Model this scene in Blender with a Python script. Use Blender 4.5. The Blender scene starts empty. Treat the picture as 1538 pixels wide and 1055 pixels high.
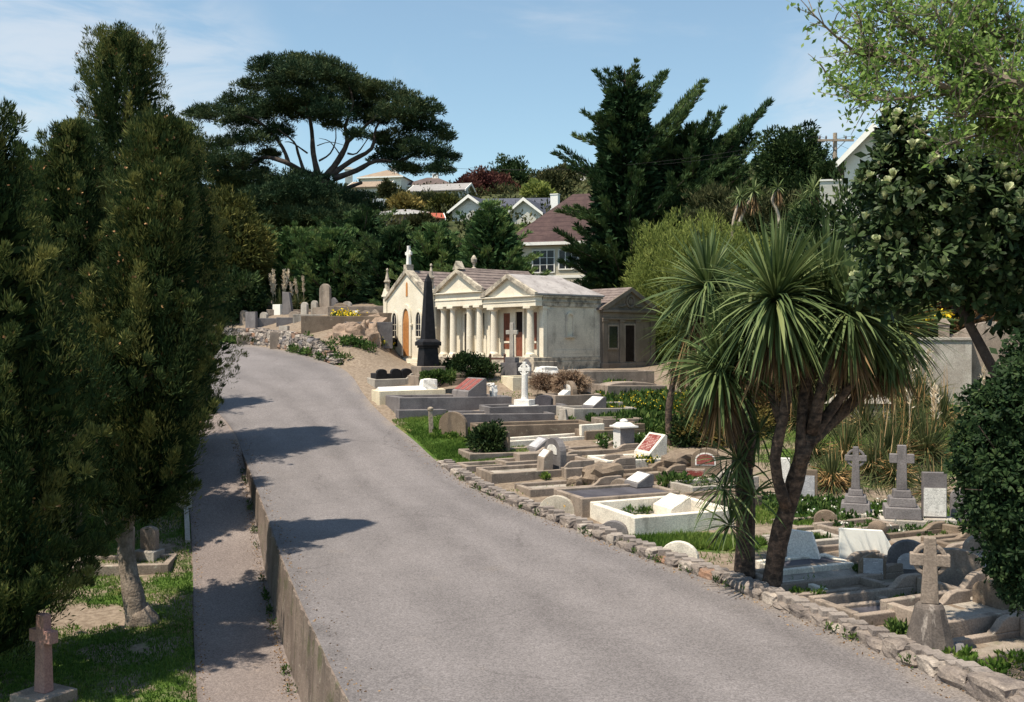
import bpy, math, random
import numpy as np
from mathutils import Vector, Matrix
R = math.radians
sc = bpy.context.scene
col = sc.collection
rng = np.random.default_rng(7)
random.seed(7)
CZ = 4.4            # camera height over the lowest stretch of road
F = 1500.0          # focal length in photo pixels
PITCH = math.atan((527.5 - 512.0) / F)
EL, SX, SY = R(64), -0.82, -0.57    # sun elevation and horizontal direction towards the sun

# ------------------------------------------------------------------ terrain
def cr_table(pts, lo, hi, step):
    xs = np.arange(lo, hi + step, step); out = []
    P = [(2*pts[0][0]-pts[1][0], 2*pts[0][1]-pts[1][1])] + list(pts) + [(2*pts[-1][0]-pts[-2][0], 2*pts[-1][1]-pts[-2][1])]
    X = np.array([p[0] for p in P]); Y = np.array([p[1] for p in P])
    m = np.gradient(Y, X)
    i = np.clip(np.searchsorted(X, xs) - 1, 0, len(X) - 2)
    h = X[i+1] - X[i]; t = (xs - X[i]) / h
    y = (2*t**3-3*t**2+1)*Y[i] + (t**3-2*t**2+t)*h*m[i] + (-2*t**3+3*t**2)*Y[i+1] + (t**3-t**2)*h*m[i+1]
    return xs, y
PX, PY = cr_table([(-60,0),(0,0),(8,0),(14,.04),(20,.2),(25,.5),(30,1.0),(35,1.65),(40,2.4),(45,3.12),(50,3.8),(55,4.25),(60,4.55),(66,5.2),(72,6.8),(80,9),(95,13),(110,17.2),(130,22),(150,26.5),(170,29.5),(190,31),(230,32),(300,30),(450,24),(900,20)], -60, 900, .5)
XL = [(7,.9),(9,-.6),(10.5,-1.35),(12,-1.95),(15,-3.0),(19,-4.35),(23.3,-5.75),(29.6,-7.95),(33,-9.2),(36.5,-10.9),(40,-13.3),(44,-17.5),(48,-23),(52,-30),(58,-42),(63,-60)]
XR = [(7,6.7),(9,6.45),(11,6.05),(12.2,5.75),(13.4,5.36),(14.6,4.91),(15.9,4.37),(17.2,3.85),(18.3,3.30),(19.5,2.57),(20.5,2.03),(21.5,1.50),(22.5,.93),(23.9,.14),(25.2,-.58),(26.7,-1.28),(28.5,-2.0),(32,-3.2),(35,-4.4),(39,-5.75),(43,-6.9),(46,-8.1),(50,-10.9),(54,-14.2),(58,-18.2),(63,-24),(70,-34),(80,-60)]
XLx, XLy = cr_table(XL, 7, 63, .25)
XRx, XRy = cr_table(XR, 7, 80, .25)
def xl(y): return np.interp(y, XLx, XLy)
def xr(y): return np.interp(y, XRx, XRy)
def sst(v, a, b):
    t = np.clip((np.asarray(v, float) - a) / (b - a), 0, 1); return t*t*(3-2*t)
def sunk(y): return np.interp(y, [0,10,20,23,27,30.5,100], [1.45,1.45,1.35,1.2,.55,0,0])
WA, WB = np.array([-7.6, 46.2]), np.array([-16.8, 57.0])     # foot of the far stone wall
def base_h(x, y):
    x = np.asarray(x, float); y = np.asarray(y, float)
    z = np.interp(y, PX, PY)
    z = z + 2.6*(1 - sst(y, 3, 9.5))*sst(x, -14, -4)
    z = z + sst(y,24,34)*sst(x,6,13)*1.7 + sst(y,34,62)*sst(x,5,18)*5.5 - sst(y,66,120)*sst(x,5,18)*4
    z = z - sst(y,12,20)*sst(x,5,11)*(1-sst(y,24,30))*.15
    d = np.hypot((x-.2)/1.15, (y-48.6))                          # level pad of the mausoleums
    w = 1 - sst(d, 5.0, 9.0)
    return z*(1-w) + 3.12*w
def terr(x, y):
    x = np.asarray(x, float); y = np.asarray(y, float)
    z = base_h(x, y)
    dl = xl(y) - x
    inl = (dl > -0.6) & (y < 31)
    z = z - np.where(inl, sunk(y), 0)
    z = z + np.where((dl > 3) & (y < 40), sst(dl, 3, 12)*.5, 0)
    dirw = (WB - WA)/np.linalg.norm(WB - WA); nrm = np.array([dirw[1], -dirw[0]])   # away from the road
    s = (x-WA[0])*nrm[0] + (y-WA[1])*nrm[1]
    tz = (sst(s,.15,.5)*.85 + sst(s,.5,3.5)*.75 + sst(s,3.5,16)*1.3) * (1 - sst(x,-8.6,-4.6)) * sst(y,44,48) * (1-sst(y,75,95))
    return z + tz
def road_z(x, y): return base_h(x, y)
def H(x, y): return float(terr(x, y))

def behind_edge(px, off):
    ys = np.arange(12, 29, .02); y = float(ys[np.argmin(np.abs((px-769)/1500*ys-(xr(ys)+off)))]); x = (px-769)/1500*y
    return Vector((x, y, H(x, y)))
# ------------------------------------------------------------------ photo rays
cp, sp = math.cos(PITCH), math.sin(PITCH)
def ray(px, py):
    dx, dy = (px - 769.0)/F, -(py - 527.5)/F
    return np.array([dx, cp + dy*sp, -sp + dy*cp])
def at(px, py, d):
    r = ray(px, py); k = d/r[1]
    return Vector((r[0]*k, d, CZ + r[2]*k))
def gp(px, py, hgt=0.0, lo=8.5):
    r = ray(px, py)
    ys = np.arange(lo, 260, .05); k = ys/r[1]
    below = (CZ + r[2]*k) < terr(r[0]*k, ys) + hgt
    i = int(np.argmax(below)); d = ys[i]
    p = at(px, py, d)
    return Vector((p.x, p.y, H(p.x, p.y)))

# ------------------------------------------------------------------ materials
def nd(nt, t, ins=None, **attrs):
    n = nt.nodes.new(t)
    for k, v in attrs.items(): setattr(n, k, v)
    for k, v in (ins or {}).items():
        if isinstance(v, bpy.types.NodeSocket): nt.links.new(v, n.inputs[k])
        else: n.inputs[k].default_value = v
    return n
def c4(c): return (c[0], c[1], c[2], 1)
def new_mat(name, rough=.85, spec=.25):
    m = bpy.data.materials.new(name); m.use_nodes = True
    nt = m.node_tree; b = nt.nodes['Principled BSDF']
    b.inputs['Roughness'].default_value = rough; b.inputs['Specular IOR Level'].default_value = spec
    return m, nt, b
def mixc(nt, fac, a, b, mode='MIX'):
    n = nt.nodes.new('ShaderNodeMix'); n.data_type = 'RGBA'; n.blend_type = mode
    for i, v in ((0, fac), (6, a), (7, b)):
        if isinstance(v, bpy.types.NodeSocket): nt.links.new(v, n.inputs[i])
        else: n.inputs[i].default_value = v if i == 0 else c4(v)
    return n.outputs[2]
def ramp(nt, fac, p0, p1, v0=0., v1=1.):
    n = nd(nt, 'ShaderNodeMapRange', {0: fac, 1: p0, 2: p1, 3: v0, 4: v1}); n.interpolation_type = 'SMOOTHSTEP'
    return n.outputs[0]
def pos(nt): return nd(nt, 'ShaderNodeNewGeometry').outputs['Position']
def noise(nt, vec, scale, detail=5, rough=.55, dist=0.):
    return nd(nt, 'ShaderNodeTexNoise', {'Vector': vec, 'Scale': scale, 'Detail': detail, 'Roughness': rough, 'Distortion': dist}).outputs['Fac']
def mapv(nt, vec, s=(1,1,1), r=(0,0,0), l=(0,0,0)):
    return nd(nt, 'ShaderNodeMapping', {'Vector': vec, 'Scale': s, 'Rotation': r, 'Location': l}).outputs[0]
def bump(nt, b, h, strength=.4, dist=.02):
    n = nd(nt, 'ShaderNodeBump', {'Height': h, 'Strength': strength, 'Distance': dist})
    nt.links.new(n.outputs[0], b.inputs['Normal'])

def stone(name, c1, c2, stain=(.10,.09,.08), amt=.5, scale=1.6, grain=35, bstr=.35, rough=.9, spot=None, lo=.5, hi=.72, streak=(2.5,2.5,.6)):
    m, nt, b = new_mat(name, rough)
    p = pos(nt)
    c = mixc(nt, ramp(nt, noise(nt, p, scale), .35, .65), c1, c2)
    st = ramp(nt, noise(nt, mapv(nt, p, streak), 1.1, 6, .65), lo, hi, 0, amt)
    c = mixc(nt, st, c, stain)
    if spot:
        c = mixc(nt, ramp(nt, noise(nt, p, 5.5, 5, .7), .60, .68, 0, .85), c, spot)
    g = noise(nt, p, grain, 3)
    c = mixc(nt, 1.0, c, nd(nt, 'ShaderNodeCombineColor', {0: ramp(nt, g, .3, .7, .78, 1.12), 1: ramp(nt, g, .3, .7, .78, 1.12), 2: ramp(nt, g, .3, .7, .78, 1.12)}).outputs[0], 'MULTIPLY')
    nt.links.new(c, b.inputs['Base Color'])
    bump(nt, b, nd(nt, 'ShaderNodeMath', {0: g, 1: noise(nt, p, 7, 6)}, operation='ADD').outputs[0], bstr, .02)
    return m
def plain(name, c, rough=.6, spec=.3, var=.18, scale=6, bstr=0.):
    m, nt, b = new_mat(name, rough, spec)
    p = pos(nt); n = noise(nt, p, scale, 6)
    c2 = tuple(v*(1-var) for v in c); c1 = tuple(min(1, v*(1+var)) for v in c)
    nt.links.new(mixc(nt, ramp(nt, n, .3, .7), c2, c1), b.inputs['Base Color'])
    if bstr: bump(nt, b, n, bstr, .02)
    return m
def leaf(name, dark, mid, light, rough=.75, trans=.25, spec=.10):
    """foliage: each leaf carries a random tint, darker inside crowns as painted shade"""
    m, nt, b = new_mat(name, rough, spec)
    a = nd(nt, 'ShaderNodeAttribute', attribute_name='tint').outputs['Fac']
    r = nd(nt, 'ShaderNodeValToRGB', {'Fac': a})
    e = r.color_ramp.elements
    e[0].color = c4(dark); e[0].position = .0; e[1].color = c4(light); e[1].position = 1.
    k = e.new(.5); k.color = c4(mid)
    nt.links.new(r.outputs[0], b.inputs['Base Color'])
    if trans:
        t = nd(nt, 'ShaderNodeBsdfTranslucent', {'Color': r.outputs[0]})
        mx = nd(nt, 'ShaderNodeMixShader', {0: trans, 1: b.outputs[0], 2: t.outputs[0]})
        nt.links.new(mx.outputs[0], nt.nodes['Material Output'].inputs['Surface'])
    return m
def rubble(name, cols, mortar, scale=3.5, bstr=.8, squash=(1,1,1.5), edge=.05):
    m, nt, b = new_mat(name, .9)
    p = mapv(nt, pos(nt), squash)
    pv = nd(nt, 'ShaderNodeVectorMath', {0: p, 1: nd(nt, 'ShaderNodeVectorMath', {0: nd(nt, 'ShaderNodeTexNoise', {'Vector': p, 'Scale': 3.}).outputs['Color'], 1: (.25,.25,.25)}, operation='MULTIPLY').outputs[0]}, operation='ADD').outputs[0]
    v = nd(nt, 'ShaderNodeTexVoronoi', {'Vector': pv, 'Scale': scale})
    ve = nd(nt, 'ShaderNodeTexVoronoi', {'Vector': pv, 'Scale': scale}, feature='DISTANCE_TO_EDGE').outputs['Distance']
    r = nd(nt, 'ShaderNodeValToRGB', {'Fac': nd(nt, 'ShaderNodeSeparateColor', {0: v.outputs['Color']}).outputs[0]})
    el = r.color_ramp.elements; r.color_ramp.interpolation = 'CONSTANT'
    el[0].color = c4(cols[0]); el[1].color = c4(cols[-1]); el[1].position = .85
    for i, c in enumerate(cols[1:-1]):
        k = el.new(.85*(i+1)/(len(cols)-1)); k.color = c4(c)
    c = mixc(nt, ramp(nt, noise(nt, p, 9, 5), .4, .75, 0, .5), r.outputs[0], mortar)
    c = mixc(nt, ramp(nt, ve, edge*.3, edge, 1, 0), c, mortar)
    nt.links.new(c, b.inputs['Base Color'])
    h = nd(nt, 'ShaderNodeMath', {0: ramp(nt, ve, 0, edge*2.2), 1: nd(nt, 'ShaderNodeMath', {0: noise(nt, p, 14), 1: .5}, operation='MULTIPLY').outputs[0]}, operation='ADD').outputs[0]
    bump(nt, b, h, bstr, .05)
    return m
def lettered(name, ground, ink, dirn, scale=22, amt=.8):
    """worn inscription: broken rows of small marks, too weathered to read"""
    m, nt, b = new_mat(name, .6)
    p = nd(nt, 'ShaderNodeTexCoord').outputs['Object']
    w = nd(nt, 'ShaderNodeTexWave', {'Vector': p, 'Scale': scale, 'Distortion': .0}, bands_direction=dirn).outputs['Fac']
    br = noise(nt, p, 42, 3)
    bl = noise(nt, p, 5, 3)
    f = nd(nt, 'ShaderNodeMath', {0: ramp(nt, w, .55, .75), 1: ramp(nt, br, .47, .55)}, operation='MULTIPLY').outputs[0]
    f = nd(nt, 'ShaderNodeMath', {0: f, 1: ramp(nt, bl, .38, .5, 0, amt)}, operation='MULTIPLY').outputs[0]
    g2 = tuple(v*.75 for v in ground)
    nt.links.new(mixc(nt, f, mixc(nt, ramp(nt, noise(nt, p, 9), .4, .7), ground, g2), ink), b.inputs['Base Color'])
    return m

# ------------------------------------------------------------------ objects
def fin(me, name, mats, parent=None, bev=0, smooth=False):
    o = bpy.data.objects.new(name, me); col.objects.link(o)
    for m in (mats if isinstance(mats, (list, tuple)) else [mats]): me.materials.append(m)
    if parent is not None: o.parent = parent
    if smooth: me.polygons.foreach_set('use_smooth', [True]*len(me.polygons))
    if bev:
        b = o.modifiers.new('edge', 'BEVEL'); b.width = bev; b.segments = 2; b.limit_method = 'ANGLE'; b.angle_limit = R(40)
    return o
def tag(o, label=None, cat=None, group=None, kind=None):
    if label: o['label'] = label
    if cat: o['category'] = cat
    if group: o['group'] = group
    if kind: o['kind'] = kind
    return o
def thing(name, loc, rz=0., label=None, cat=None, group=None, kind=None, tilt=None):
    o = bpy.data.objects.new(name, None); col.objects.link(o)
    o.location = loc; o.rotation_euler = ((tilt[0], tilt[1], rz) if tilt else (0, 0, rz)); o.empty_display_size = .2
    return tag(o, label, cat, group, kind)

class MB:
    def __init__(s): s.v = []; s.f = []; s.mi = []; s.xf = None
    def add(s, vs, fs, mi=0):
        b = len(s.v)
        s.v += [tuple(s.xf @ Vector(v)) if s.xf else tuple(v) for v in vs]
        s.f += [tuple(b+i for i in f) for f in fs]; s.mi += [mi]*len(fs)
        return s
    def box(s, x0, x1, y0, y1, z0, z1, mi=0):
        return s.frus((x0,x1,y0,y1), z0, (x0,x1,y0,y1), z1, mi)
    def frus(s, a, z0, b, z1, mi=0):
        vs = [(a[0],a[2],z0),(a[1],a[2],z0),(a[1],a[3],z0),(a[0],a[3],z0),(b[0],b[2],z1),(b[1],b[2],z1),(b[1],b[3],z1),(b[0],b[3],z1)]
        return s.add(vs, [(3,2,1,0),(4,5,6,7),(0,1,5,4),(1,2,6,5),(2,3,7,6),(3,0,4,7)], mi)
    def prism(s, poly, axis, a, b, mi=0):
        """polygon extruded along an axis; poly coords are the two other axes in xyz order"""
        n = len(poly)
        def P(p, t):
            return (t,p[0],p[1]) if axis == 'x' else (p[0],t,p[1]) if axis == 'y' else (p[0],p[1],t)
        area = sum(poly[i][0]*poly[(i+1)%n][1]-poly[(i+1)%n][0]*poly[i][1] for i in range(n))
        pl = list(poly) if (area > 0) == (axis != 'y') else list(poly)[::-1]
        if b < a: a, b = b, a
        vs = [P(p,a) for p in pl] + [P(p,b) for p in pl]
        fs = [tuple(range(n))[::-1], tuple(range(n, 2*n))] + [(i,(i+1)%n,n+(i+1)%n,n+i) for i in range(n)]
        return s.add(vs, fs, mi)
    def tube(s, path, rad, n=8, mi=0, cap=True):
        path = [Vector(p) for p in path]; m = len(path)
        if not isinstance(rad, (list, tuple)): rad = [rad]*m
        up = None; rings = []
        for i, p in enumerate(path):
            d = (path[min(i+1,m-1)] - path[max(i-1,0)]).normalized()
            if up is None:
                up = Vector((0,0,1)) if abs(d.z) < .9 else Vector((1,0,0))
            a = d.cross(up).normalized(); bb = a.cross(d).normalized(); up = bb
            rings.append([p + (a*math.cos(2*math.pi*k/n) + bb*math.sin(2*math.pi*k/n))*rad[i] for k in range(n)])
        vs = [v for r in rings for v in r]
        fs = [(i*n+k, i*n+(k+1)%n, (i+1)*n+(k+1)%n, (i+1)*n+k) for i in range(m-1) for k in range(n)]
        if cap: fs += [tuple(range(n))[::-1], tuple(range((m-1)*n, m*n))]
        return s.add(vs, fs, mi)
    def lathe(s, prof, cx=0, cy=0, n=16, mi=0):
        vs = [(cx+r*math.cos(2*math.pi*k/n), cy+r*math.sin(2*math.pi*k/n), z) for r, z in prof for k in range(n)]
        m = len(prof)
        fs = [(i*n+k, i*n+(k+1)%n, (i+1)*n+(k+1)%n, (i+1)*n+k) for i in range(m-1) for k in range(n)]
        fs += [tuple(range(n))[::-1], tuple(range((m-1)*n, m*n))]
        return s.add(vs, fs, mi)
    def build(s, name, mats, parent=None, bev=0, smooth=False):
        me = bpy.data.meshes.new(name); me.from_pydata(s.v, [], s.f)
        me.polygons.foreach_set('material_index', s.mi); me.update()
        return fin(me, name, mats, parent, bev, smooth)

# ------------------------------------------------------------------ foliage made of many small leaves
class Leaves:
    def __init__(s): s.V = []; s.T = []; s.M = []
    def blades(s, c, d, ln, wd, tint, mi=0, mid=.5, sag=0.):
        """one rhombus per row: centre c, direction d, length ln, half width wd"""
        n = len(c)
        d = d/np.maximum(np.linalg.norm(d, axis=1, keepdims=True), 1e-6)
        q = rng.normal(size=(n,3)); sd = np.cross(d, q); sd /= np.maximum(np.linalg.norm(sd, axis=1, keepdims=True), 1e-6)
        ln = np.broadcast_to(np.asarray(ln, float), (n,))[:,None]; wd = np.broadcast_to(np.asarray(wd, float), (n,))[:,None]
        m = c + d*ln*mid; t = c + d*ln
        if sag: t = t - np.array([0,0,1.])*ln*sag
        s.V.append(np.stack([c, m+sd*wd, t, m-sd*wd], 1).reshape(-1,3))
        s.T.append(np.repeat(np.clip(np.broadcast_to(tint, (n,)), 0, 1), 4)); s.M.append(np.full(n, mi))
        return s
    def quads(s, V, tint, mi=0):
        """V: n x 4 x 3"""
        n = len(V); s.V.append(V.reshape(-1,3)); s.T.append(np.repeat(np.clip(np.broadcast_to(tint,(n,)),0,1),4)); s.M.append(np.full(n, mi)); return s
    def clumps(s, C, rad, out, n, ln, wd, up=.4, rnd=.6, outw=.7, tint=None, mi=0, flat=1., tv=.16):
        """C: clump centres; rad: radii; out: outward directions"""
        M = len(C); rad = np.broadcast_to(np.asarray(rad,float), (M,))
        if tint is None: tint = rng.uniform(.15,.85,M)
        off = rng.normal(size=(M,n,3)); off /= np.linalg.norm(off,axis=2,keepdims=True); off *= rng.uniform(.25,1,(M,n,1))**.6
        off[:,:,2] *= flat
        c = C[:,None,:] + off*rad[:,None,None]
        d = out[:,None,:]*outw + off*.8 + rng.normal(size=(M,n,3))*rnd + np.array([0,0,up])
        tt = np.asarray(tint)[:,None] + rng.normal(size=(M,n))*tv
        l = ln*rng.uniform(.6,1.3,(M*n,))
        return s.blades(c.reshape(-1,3), d.reshape(-1,3), l, wd*rng.uniform(.7,1.3,(M*n,)), tt.reshape(-1), mi)
    def build(s, name, mats, parent=None):
        V = np.concatenate(s.V); n = len(V)//4
        me = bpy.data.meshes.new(name)
        me.vertices.add(len(V)); me.vertices.foreach_set('co', V.astype(np.float32).ravel())
        me.loops.add(4*n); me.loops.foreach_set('vertex_index', np.arange(4*n, dtype=np.int32))
        me.polygons.add(n); me.polygons.foreach_set('loop_start', np.arange(0,4*n,4,dtype=np.int32))
        me.polygons.foreach_set('material_index', np.concatenate(s.M).astype(np.int32))
        a = me.attributes.new('tint', 'FLOAT', 'POINT'); a.data.foreach_set('value', np.concatenate(s.T).astype(np.float32))
        me.update(calc_edges=True)
        return fin(me, name, mats, parent)
# ------------------------------------------------------------------ material set
M = {}
M['conc'] = stone('grave_concrete', (.325,.262,.215), (.235,.188,.152), (.10,.082,.068), .65, spot=(.40,.36,.29))
M['conc_d'] = stone('dark_concrete', (.19,.175,.175), (.13,.12,.125), (.06,.055,.058), .65)
M['conc_l'] = stone('pale_concrete', (.44,.40,.35), (.34,.30,.26), (.15,.13,.11), .6)
M['white'] = stone('worn_whitewash', (.78,.72,.62), (.66,.60,.51), (.27,.24,.20), .65, lo=.5, hi=.76)
M['marble'] = stone('white_marble', (.82,.79,.74), (.72,.69,.66), (.34,.33,.33), .4, rough=.55, lo=.55)
M['cream'] = stone('cream_render', (.76,.67,.50), (.66,.57,.41), (.34,.28,.2), .35, lo=.58)
M['greyst'] = stone('grey_granite', (.215,.195,.195), (.155,.14,.142), (.07,.065,.066), .6, rough=.8)
M['brownst'] = stone('brown_sandstone', (.25,.19,.14), (.18,.135,.10), (.08,.065,.055), .65, spot=(.33,.28,.20))
M['lichen'] = stone('lichened_stone', (.55,.50,.42), (.42,.37,.30), (.2,.17,.14), .4, spot=(.72,.42,.06))
M['streaked'] = stone('streaked_dark_stone', (.15,.125,.11), (.10,.085,.078), (.42,.37,.33), .55, scale=2.5, lo=.56, hi=.64, streak=(7,7,.8))
M['pink'] = stone('pink_granite', (.42,.235,.20), (.33,.18,.155), (.2,.115,.10), .25, rough=.75)
M['black'] = plain('polished_black_granite', (.014,.013,.015), .6, .2, .3)
M['red_pl'] = lettered('red_inscribed_panel', (.22,.05,.04), (.75,.62,.55), 'Z', 8)
M['red_pl2'] = lettered('red_granite_panel', (.24,.065,.055), (.42,.2,.17), 'Z', 8)
M['white_pl'] = lettered('white_inscribed_panel', (.78,.75,.70), (.2,.19,.19), 'Z', 10)
M['grey_pl'] = lettered('grey_inscribed_panel', (.42,.41,.43), (.75,.73,.72), 'Z', 10)
M['gravel'] = stone('grave_gravel', (.34,.28,.23), (.20,.17,.13), (.12,.13,.06), .7, scale=2.2, grain=60, bstr=.8)
M['cemfill'] = stone('grave_slab_infill', (.40,.35,.30), (.27,.235,.2), (.13,.12,.09), .7, scale=1.2)
M['slate'] = stone('dark_slab_and_shade', (.095,.088,.10), (.06,.055,.065), (.03,.03,.035), .5, rough=.6)  # real dark stone, and the painted shade inside one kerbed grave
M['wood'] = plain('weathered_timber', (.33,.27,.21), .85, .2, .3, 14, .4)
M['bark'] = stone('grey_bark', (.30,.245,.20), (.19,.15,.12), (.07,.055,.05), .6, scale=5, grain=24, bstr=.9, streak=(6,6,1))
M['bark_d'] = stone('dark_bark', (.10,.078,.066), (.055,.043,.04), (.02,.018,.018), .6, scale=4, grain=24, bstr=.9, streak=(6,6,1))
M['bark_p'] = stone('pale_bark', (.50,.42,.34), (.34,.27,.21), (.15,.12,.10), .5, scale=6, grain=24, bstr=.6)
M['bark_c'] = stone('corky_bark', (.17,.115,.085), (.07,.05,.04), (.02,.017,.016), .75, scale=11, grain=26, bstr=1., streak=(4,4,7), lo=.42, hi=.6)
M['iron'] = plain('rusty_iron', (.11,.05,.035), .8, .3, .3, 30)

# foliage
L = {}
L['cypress'] = leaf('cypress_foliage', (.013,.030,.011), (.056,.084,.027), (.20,.20,.062), trans=.22)
L['cone'] = leaf('cypress_cones', (.11,.055,.028), (.24,.13,.06), (.40,.24,.11), trans=0)
L['pine'] = leaf('pine_foliage', (.012,.030,.015), (.038,.066,.031), (.105,.124,.052), trans=.1)
L['macro'] = leaf('macrocarpa_foliage', (.028,.062,.024), (.095,.165,.056), (.22,.28,.095), trans=.12)
L['mdark'] = leaf('dark_macrocarpa_foliage', (.012,.032,.014), (.040,.076,.029), (.10,.145,.05), trans=.1)
L['olive'] = leaf('olive_foliage', (.028,.036,.010), (.076,.084,.022), (.165,.15,.042), trans=.2)
L['willow'] = leaf('willow_foliage', (.09,.12,.03), (.21,.25,.062), (.35,.38,.115), trans=.3)
L['scrub'] = leaf('scrub_foliage', (.025,.034,.014), (.062,.070,.028), (.13,.12,.055), trans=.15)
L['red'] = leaf('red_foliage', (.04,.012,.014), (.095,.035,.03), (.16,.075,.05), trans=.2)
L['yellow'] = leaf('yellow_foliage', (.12,.10,.03), (.24,.19,.06), (.36,.28,.10), trans=.2)
L['round'] = leaf('glossy_dark_foliage', (.010,.024,.009), (.028,.052,.017), (.075,.105,.036), rough=.6, trans=.1)
L['bank'] = leaf('banksia_foliage', (.011,.024,.008), (.032,.058,.018), (.082,.12,.042), rough=.55, trans=.15, spec=.2)
L['bud'] = leaf('pale_flower_heads', (.32,.38,.17), (.54,.58,.34), (.73,.74,.52), trans=.2)
L['light'] = leaf('spring_foliage', (.075,.15,.032), (.20,.31,.075), (.37,.47,.17), trans=.45)
L['cab'] = leaf('cabbage_tree_leaves', (.036,.064,.022), (.105,.150,.052), (.25,.285,.12), rough=.6, trans=.2, spec=.2)
L['dead'] = leaf('dead_leaf_skirt', (.06,.04,.025), (.17,.11,.06), (.34,.22,.11), trans=.1)
L['flax'] = leaf('tussock_leaves', (.03,.048,.018), (.085,.105,.042), (.20,.19,.08), trans=.2)
L['straw'] = leaf('straw_stalks', (.30,.17,.07), (.50,.30,.13), (.66,.46,.25), trans=.2)
L['plume'] = leaf('pampas_plumes', (.55,.42,.28), (.72,.60,.45), (.82,.74,.60), trans=.2)
L['grass'] = leaf('grass_blades', (.032,.075,.012), (.09,.165,.028), (.20,.26,.06), trans=.35)
L['weed'] = leaf('weed_leaves', (.02,.05,.012), (.055,.105,.026), (.13,.18,.05), trans=.25)
L['yfl'] = leaf('yellow_petals', (.65,.42,.02), (.80,.58,.03), (.85,.68,.08), trans=.2)
L['wfl'] = leaf('white_petals', (.75,.72,.6), (.8,.78,.7), (.85,.83,.78), trans=.2)
L['bramble'] = leaf('dry_bramble', (.16,.10,.07), (.30,.21,.14), (.44,.32,.23), trans=.1)
L['brown2'] = leaf('leaf_litter', (.07,.04,.022), (.20,.11,.05), (.36,.24,.13), trans=0)
L['brown'] = leaf('brown_scrub', (.05,.03,.016), (.12,.07,.032), (.22,.13,.06), trans=.15)

# ------------------------------------------------------------------ ground
def ground_material():
    m, nt, b = new_mat('ground_cover', .95, .1)
    p = pos(nt)
    g = nd(nt, 'ShaderNodeAttribute', attribute_name='grass').outputs['Fac']
    hl = nd(nt, 'ShaderNodeAttribute', attribute_name='scrub').outputs['Fac']
    n = noise(nt, p, .9, 8, .65); n2 = noise(nt, p, 8, 6, .65)
    dirt = mixc(nt, ramp(nt, n2, .35, .65), (.17,.13,.098), (.27,.215,.165))
    grass = mixc(nt, ramp(nt, n2, .35, .7), (.040,.080,.014), (.105,.165,.034))
    dry = mixc(nt, ramp(nt, n2, .4, .6), (.10,.10,.035), (.26,.19,.10))
    grass = mixc(nt, ramp(nt, noise(nt, p, .55, 5), .56, .68), grass, dry)
    mask = nd(nt, 'ShaderNodeMath', {0: n, 1: g}, operation='ADD').outputs[0]
    c = mixc(nt, ramp(nt, mask, .92, 1.06), dirt, grass)
    hill = mixc(nt, ramp(nt, noise(nt, p, .12, 8, .7), .35, .65), (.035,.048,.018), (.10,.10,.045))
    c = mixc(nt, hl, c, hill)
    nt.links.new(c, b.inputs['Base Color'])
    bump(nt, b, n2, .8, .05)
    return m
def ground():
    xs = np.concatenate([np.linspace(-700,-120,12)[:-1], np.linspace(-120,-32,30)[:-1], np.arange(-32,26,.33), np.linspace(26,110,40), np.linspace(110,700,12)[1:]])
    ys = np.concatenate([np.linspace(-120,4,16)[:-1], np.arange(4,62,.33), np.linspace(62,220,70), np.linspace(220,900,20)[1:]])
    X, Y = np.meshgrid(xs, ys)
    Z = terr(X, Y)
    inroad = (X > xl(Y)+.05) & (X < xr(Y)-.05) & (Y > 6.8) & (Y < 80)
    Z = Z - np.where(inroad, .14, 0)
    dl = xl(Y) - X
    Z = Z - np.where((dl > -.6) & (dl < 1.75) & (Y < 38), .10, 0)
    Z = Z + np.where((Y > 10) & ~inroad, 1, 0)*(np.sin(X*2.3+Y*1.1)*np.sin(Y*1.9-X*.7)*.025)*(dl < -1) 
    nx, ny = len(xs), len(ys)
    V = np.stack([X, Y, Z], -1).reshape(-1,3)
    i = np.arange(nx-1)[None,:] + nx*np.arange(ny-1)[:,None]
    f = np.stack([i, i+1, i+nx+1, i+nx], -1).reshape(-1,4)
    me = bpy.data.meshes.new('ground')
    me.vertices.add(len(V)); me.vertices.foreach_set('co', V.astype(np.float32).ravel())
    me.loops.add(f.size); me.loops.foreach_set('vertex_index', f.astype(np.int32).ravel())
    me.polygons.add(len(f)); me.polygons.foreach_set('loop_start', np.arange(0, f.size, 4, dtype=np.int32))
    gr = np.full(X.shape, .28)
    gr = np.where((dl > 1.5) & (Y < 45), .52, gr)
    def blob(cx, cy, rx, ry, v):
        w = np.clip(1.25 - np.hypot((X-cx)/rx, (Y-cy)/ry), 0, 1); return w*v
    for px, py, rx, ry, v in [(640,650,1.5,3.,.5),(700,680,1.6,2.4,.5),(1000,625,2.6,3.2,.5),(960,650,2,2,.4),(1040,815,1.8,.9,.6),(1250,770,3.5,1.6,.5),(1330,800,3.,1.,.45),(1440,790,2,1,.3)]:
        q = gp(px, py); gr = gr + blob(q.x, q.y, rx, ry, v)
    gr = gr + .32*sst(X,5.5,9)*sst(Y,24,28)
    q = gp(560,585); gr = gr - blob(q.x, q.y, 2.0, 6.0, .5)
    q = gp(165,930); gr = gr - blob(q.x-.5, q.y, 1.0, .7, .6)
    q = gp(252,828); gr = gr - blob(q.x, q.y, .45, .6, .6)
    hs = sst(Y, 58, 72)*1.0 + sst(X, 10, 16)*sst(Y, 30, 40) + sst(-X, 25, 40)
    for nme, arr in (('grass', gr), ('scrub', np.clip(hs,0,1))):
        a = me.attributes.new(nme, 'FLOAT', 'POINT'); a.data.foreach_set('value', arr.astype(np.float32).ravel())
    me.update(calc_edges=True)
    return tag(fin(me, 'ground', ground_material(), smooth=True), kind='structure')
ground()

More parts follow.
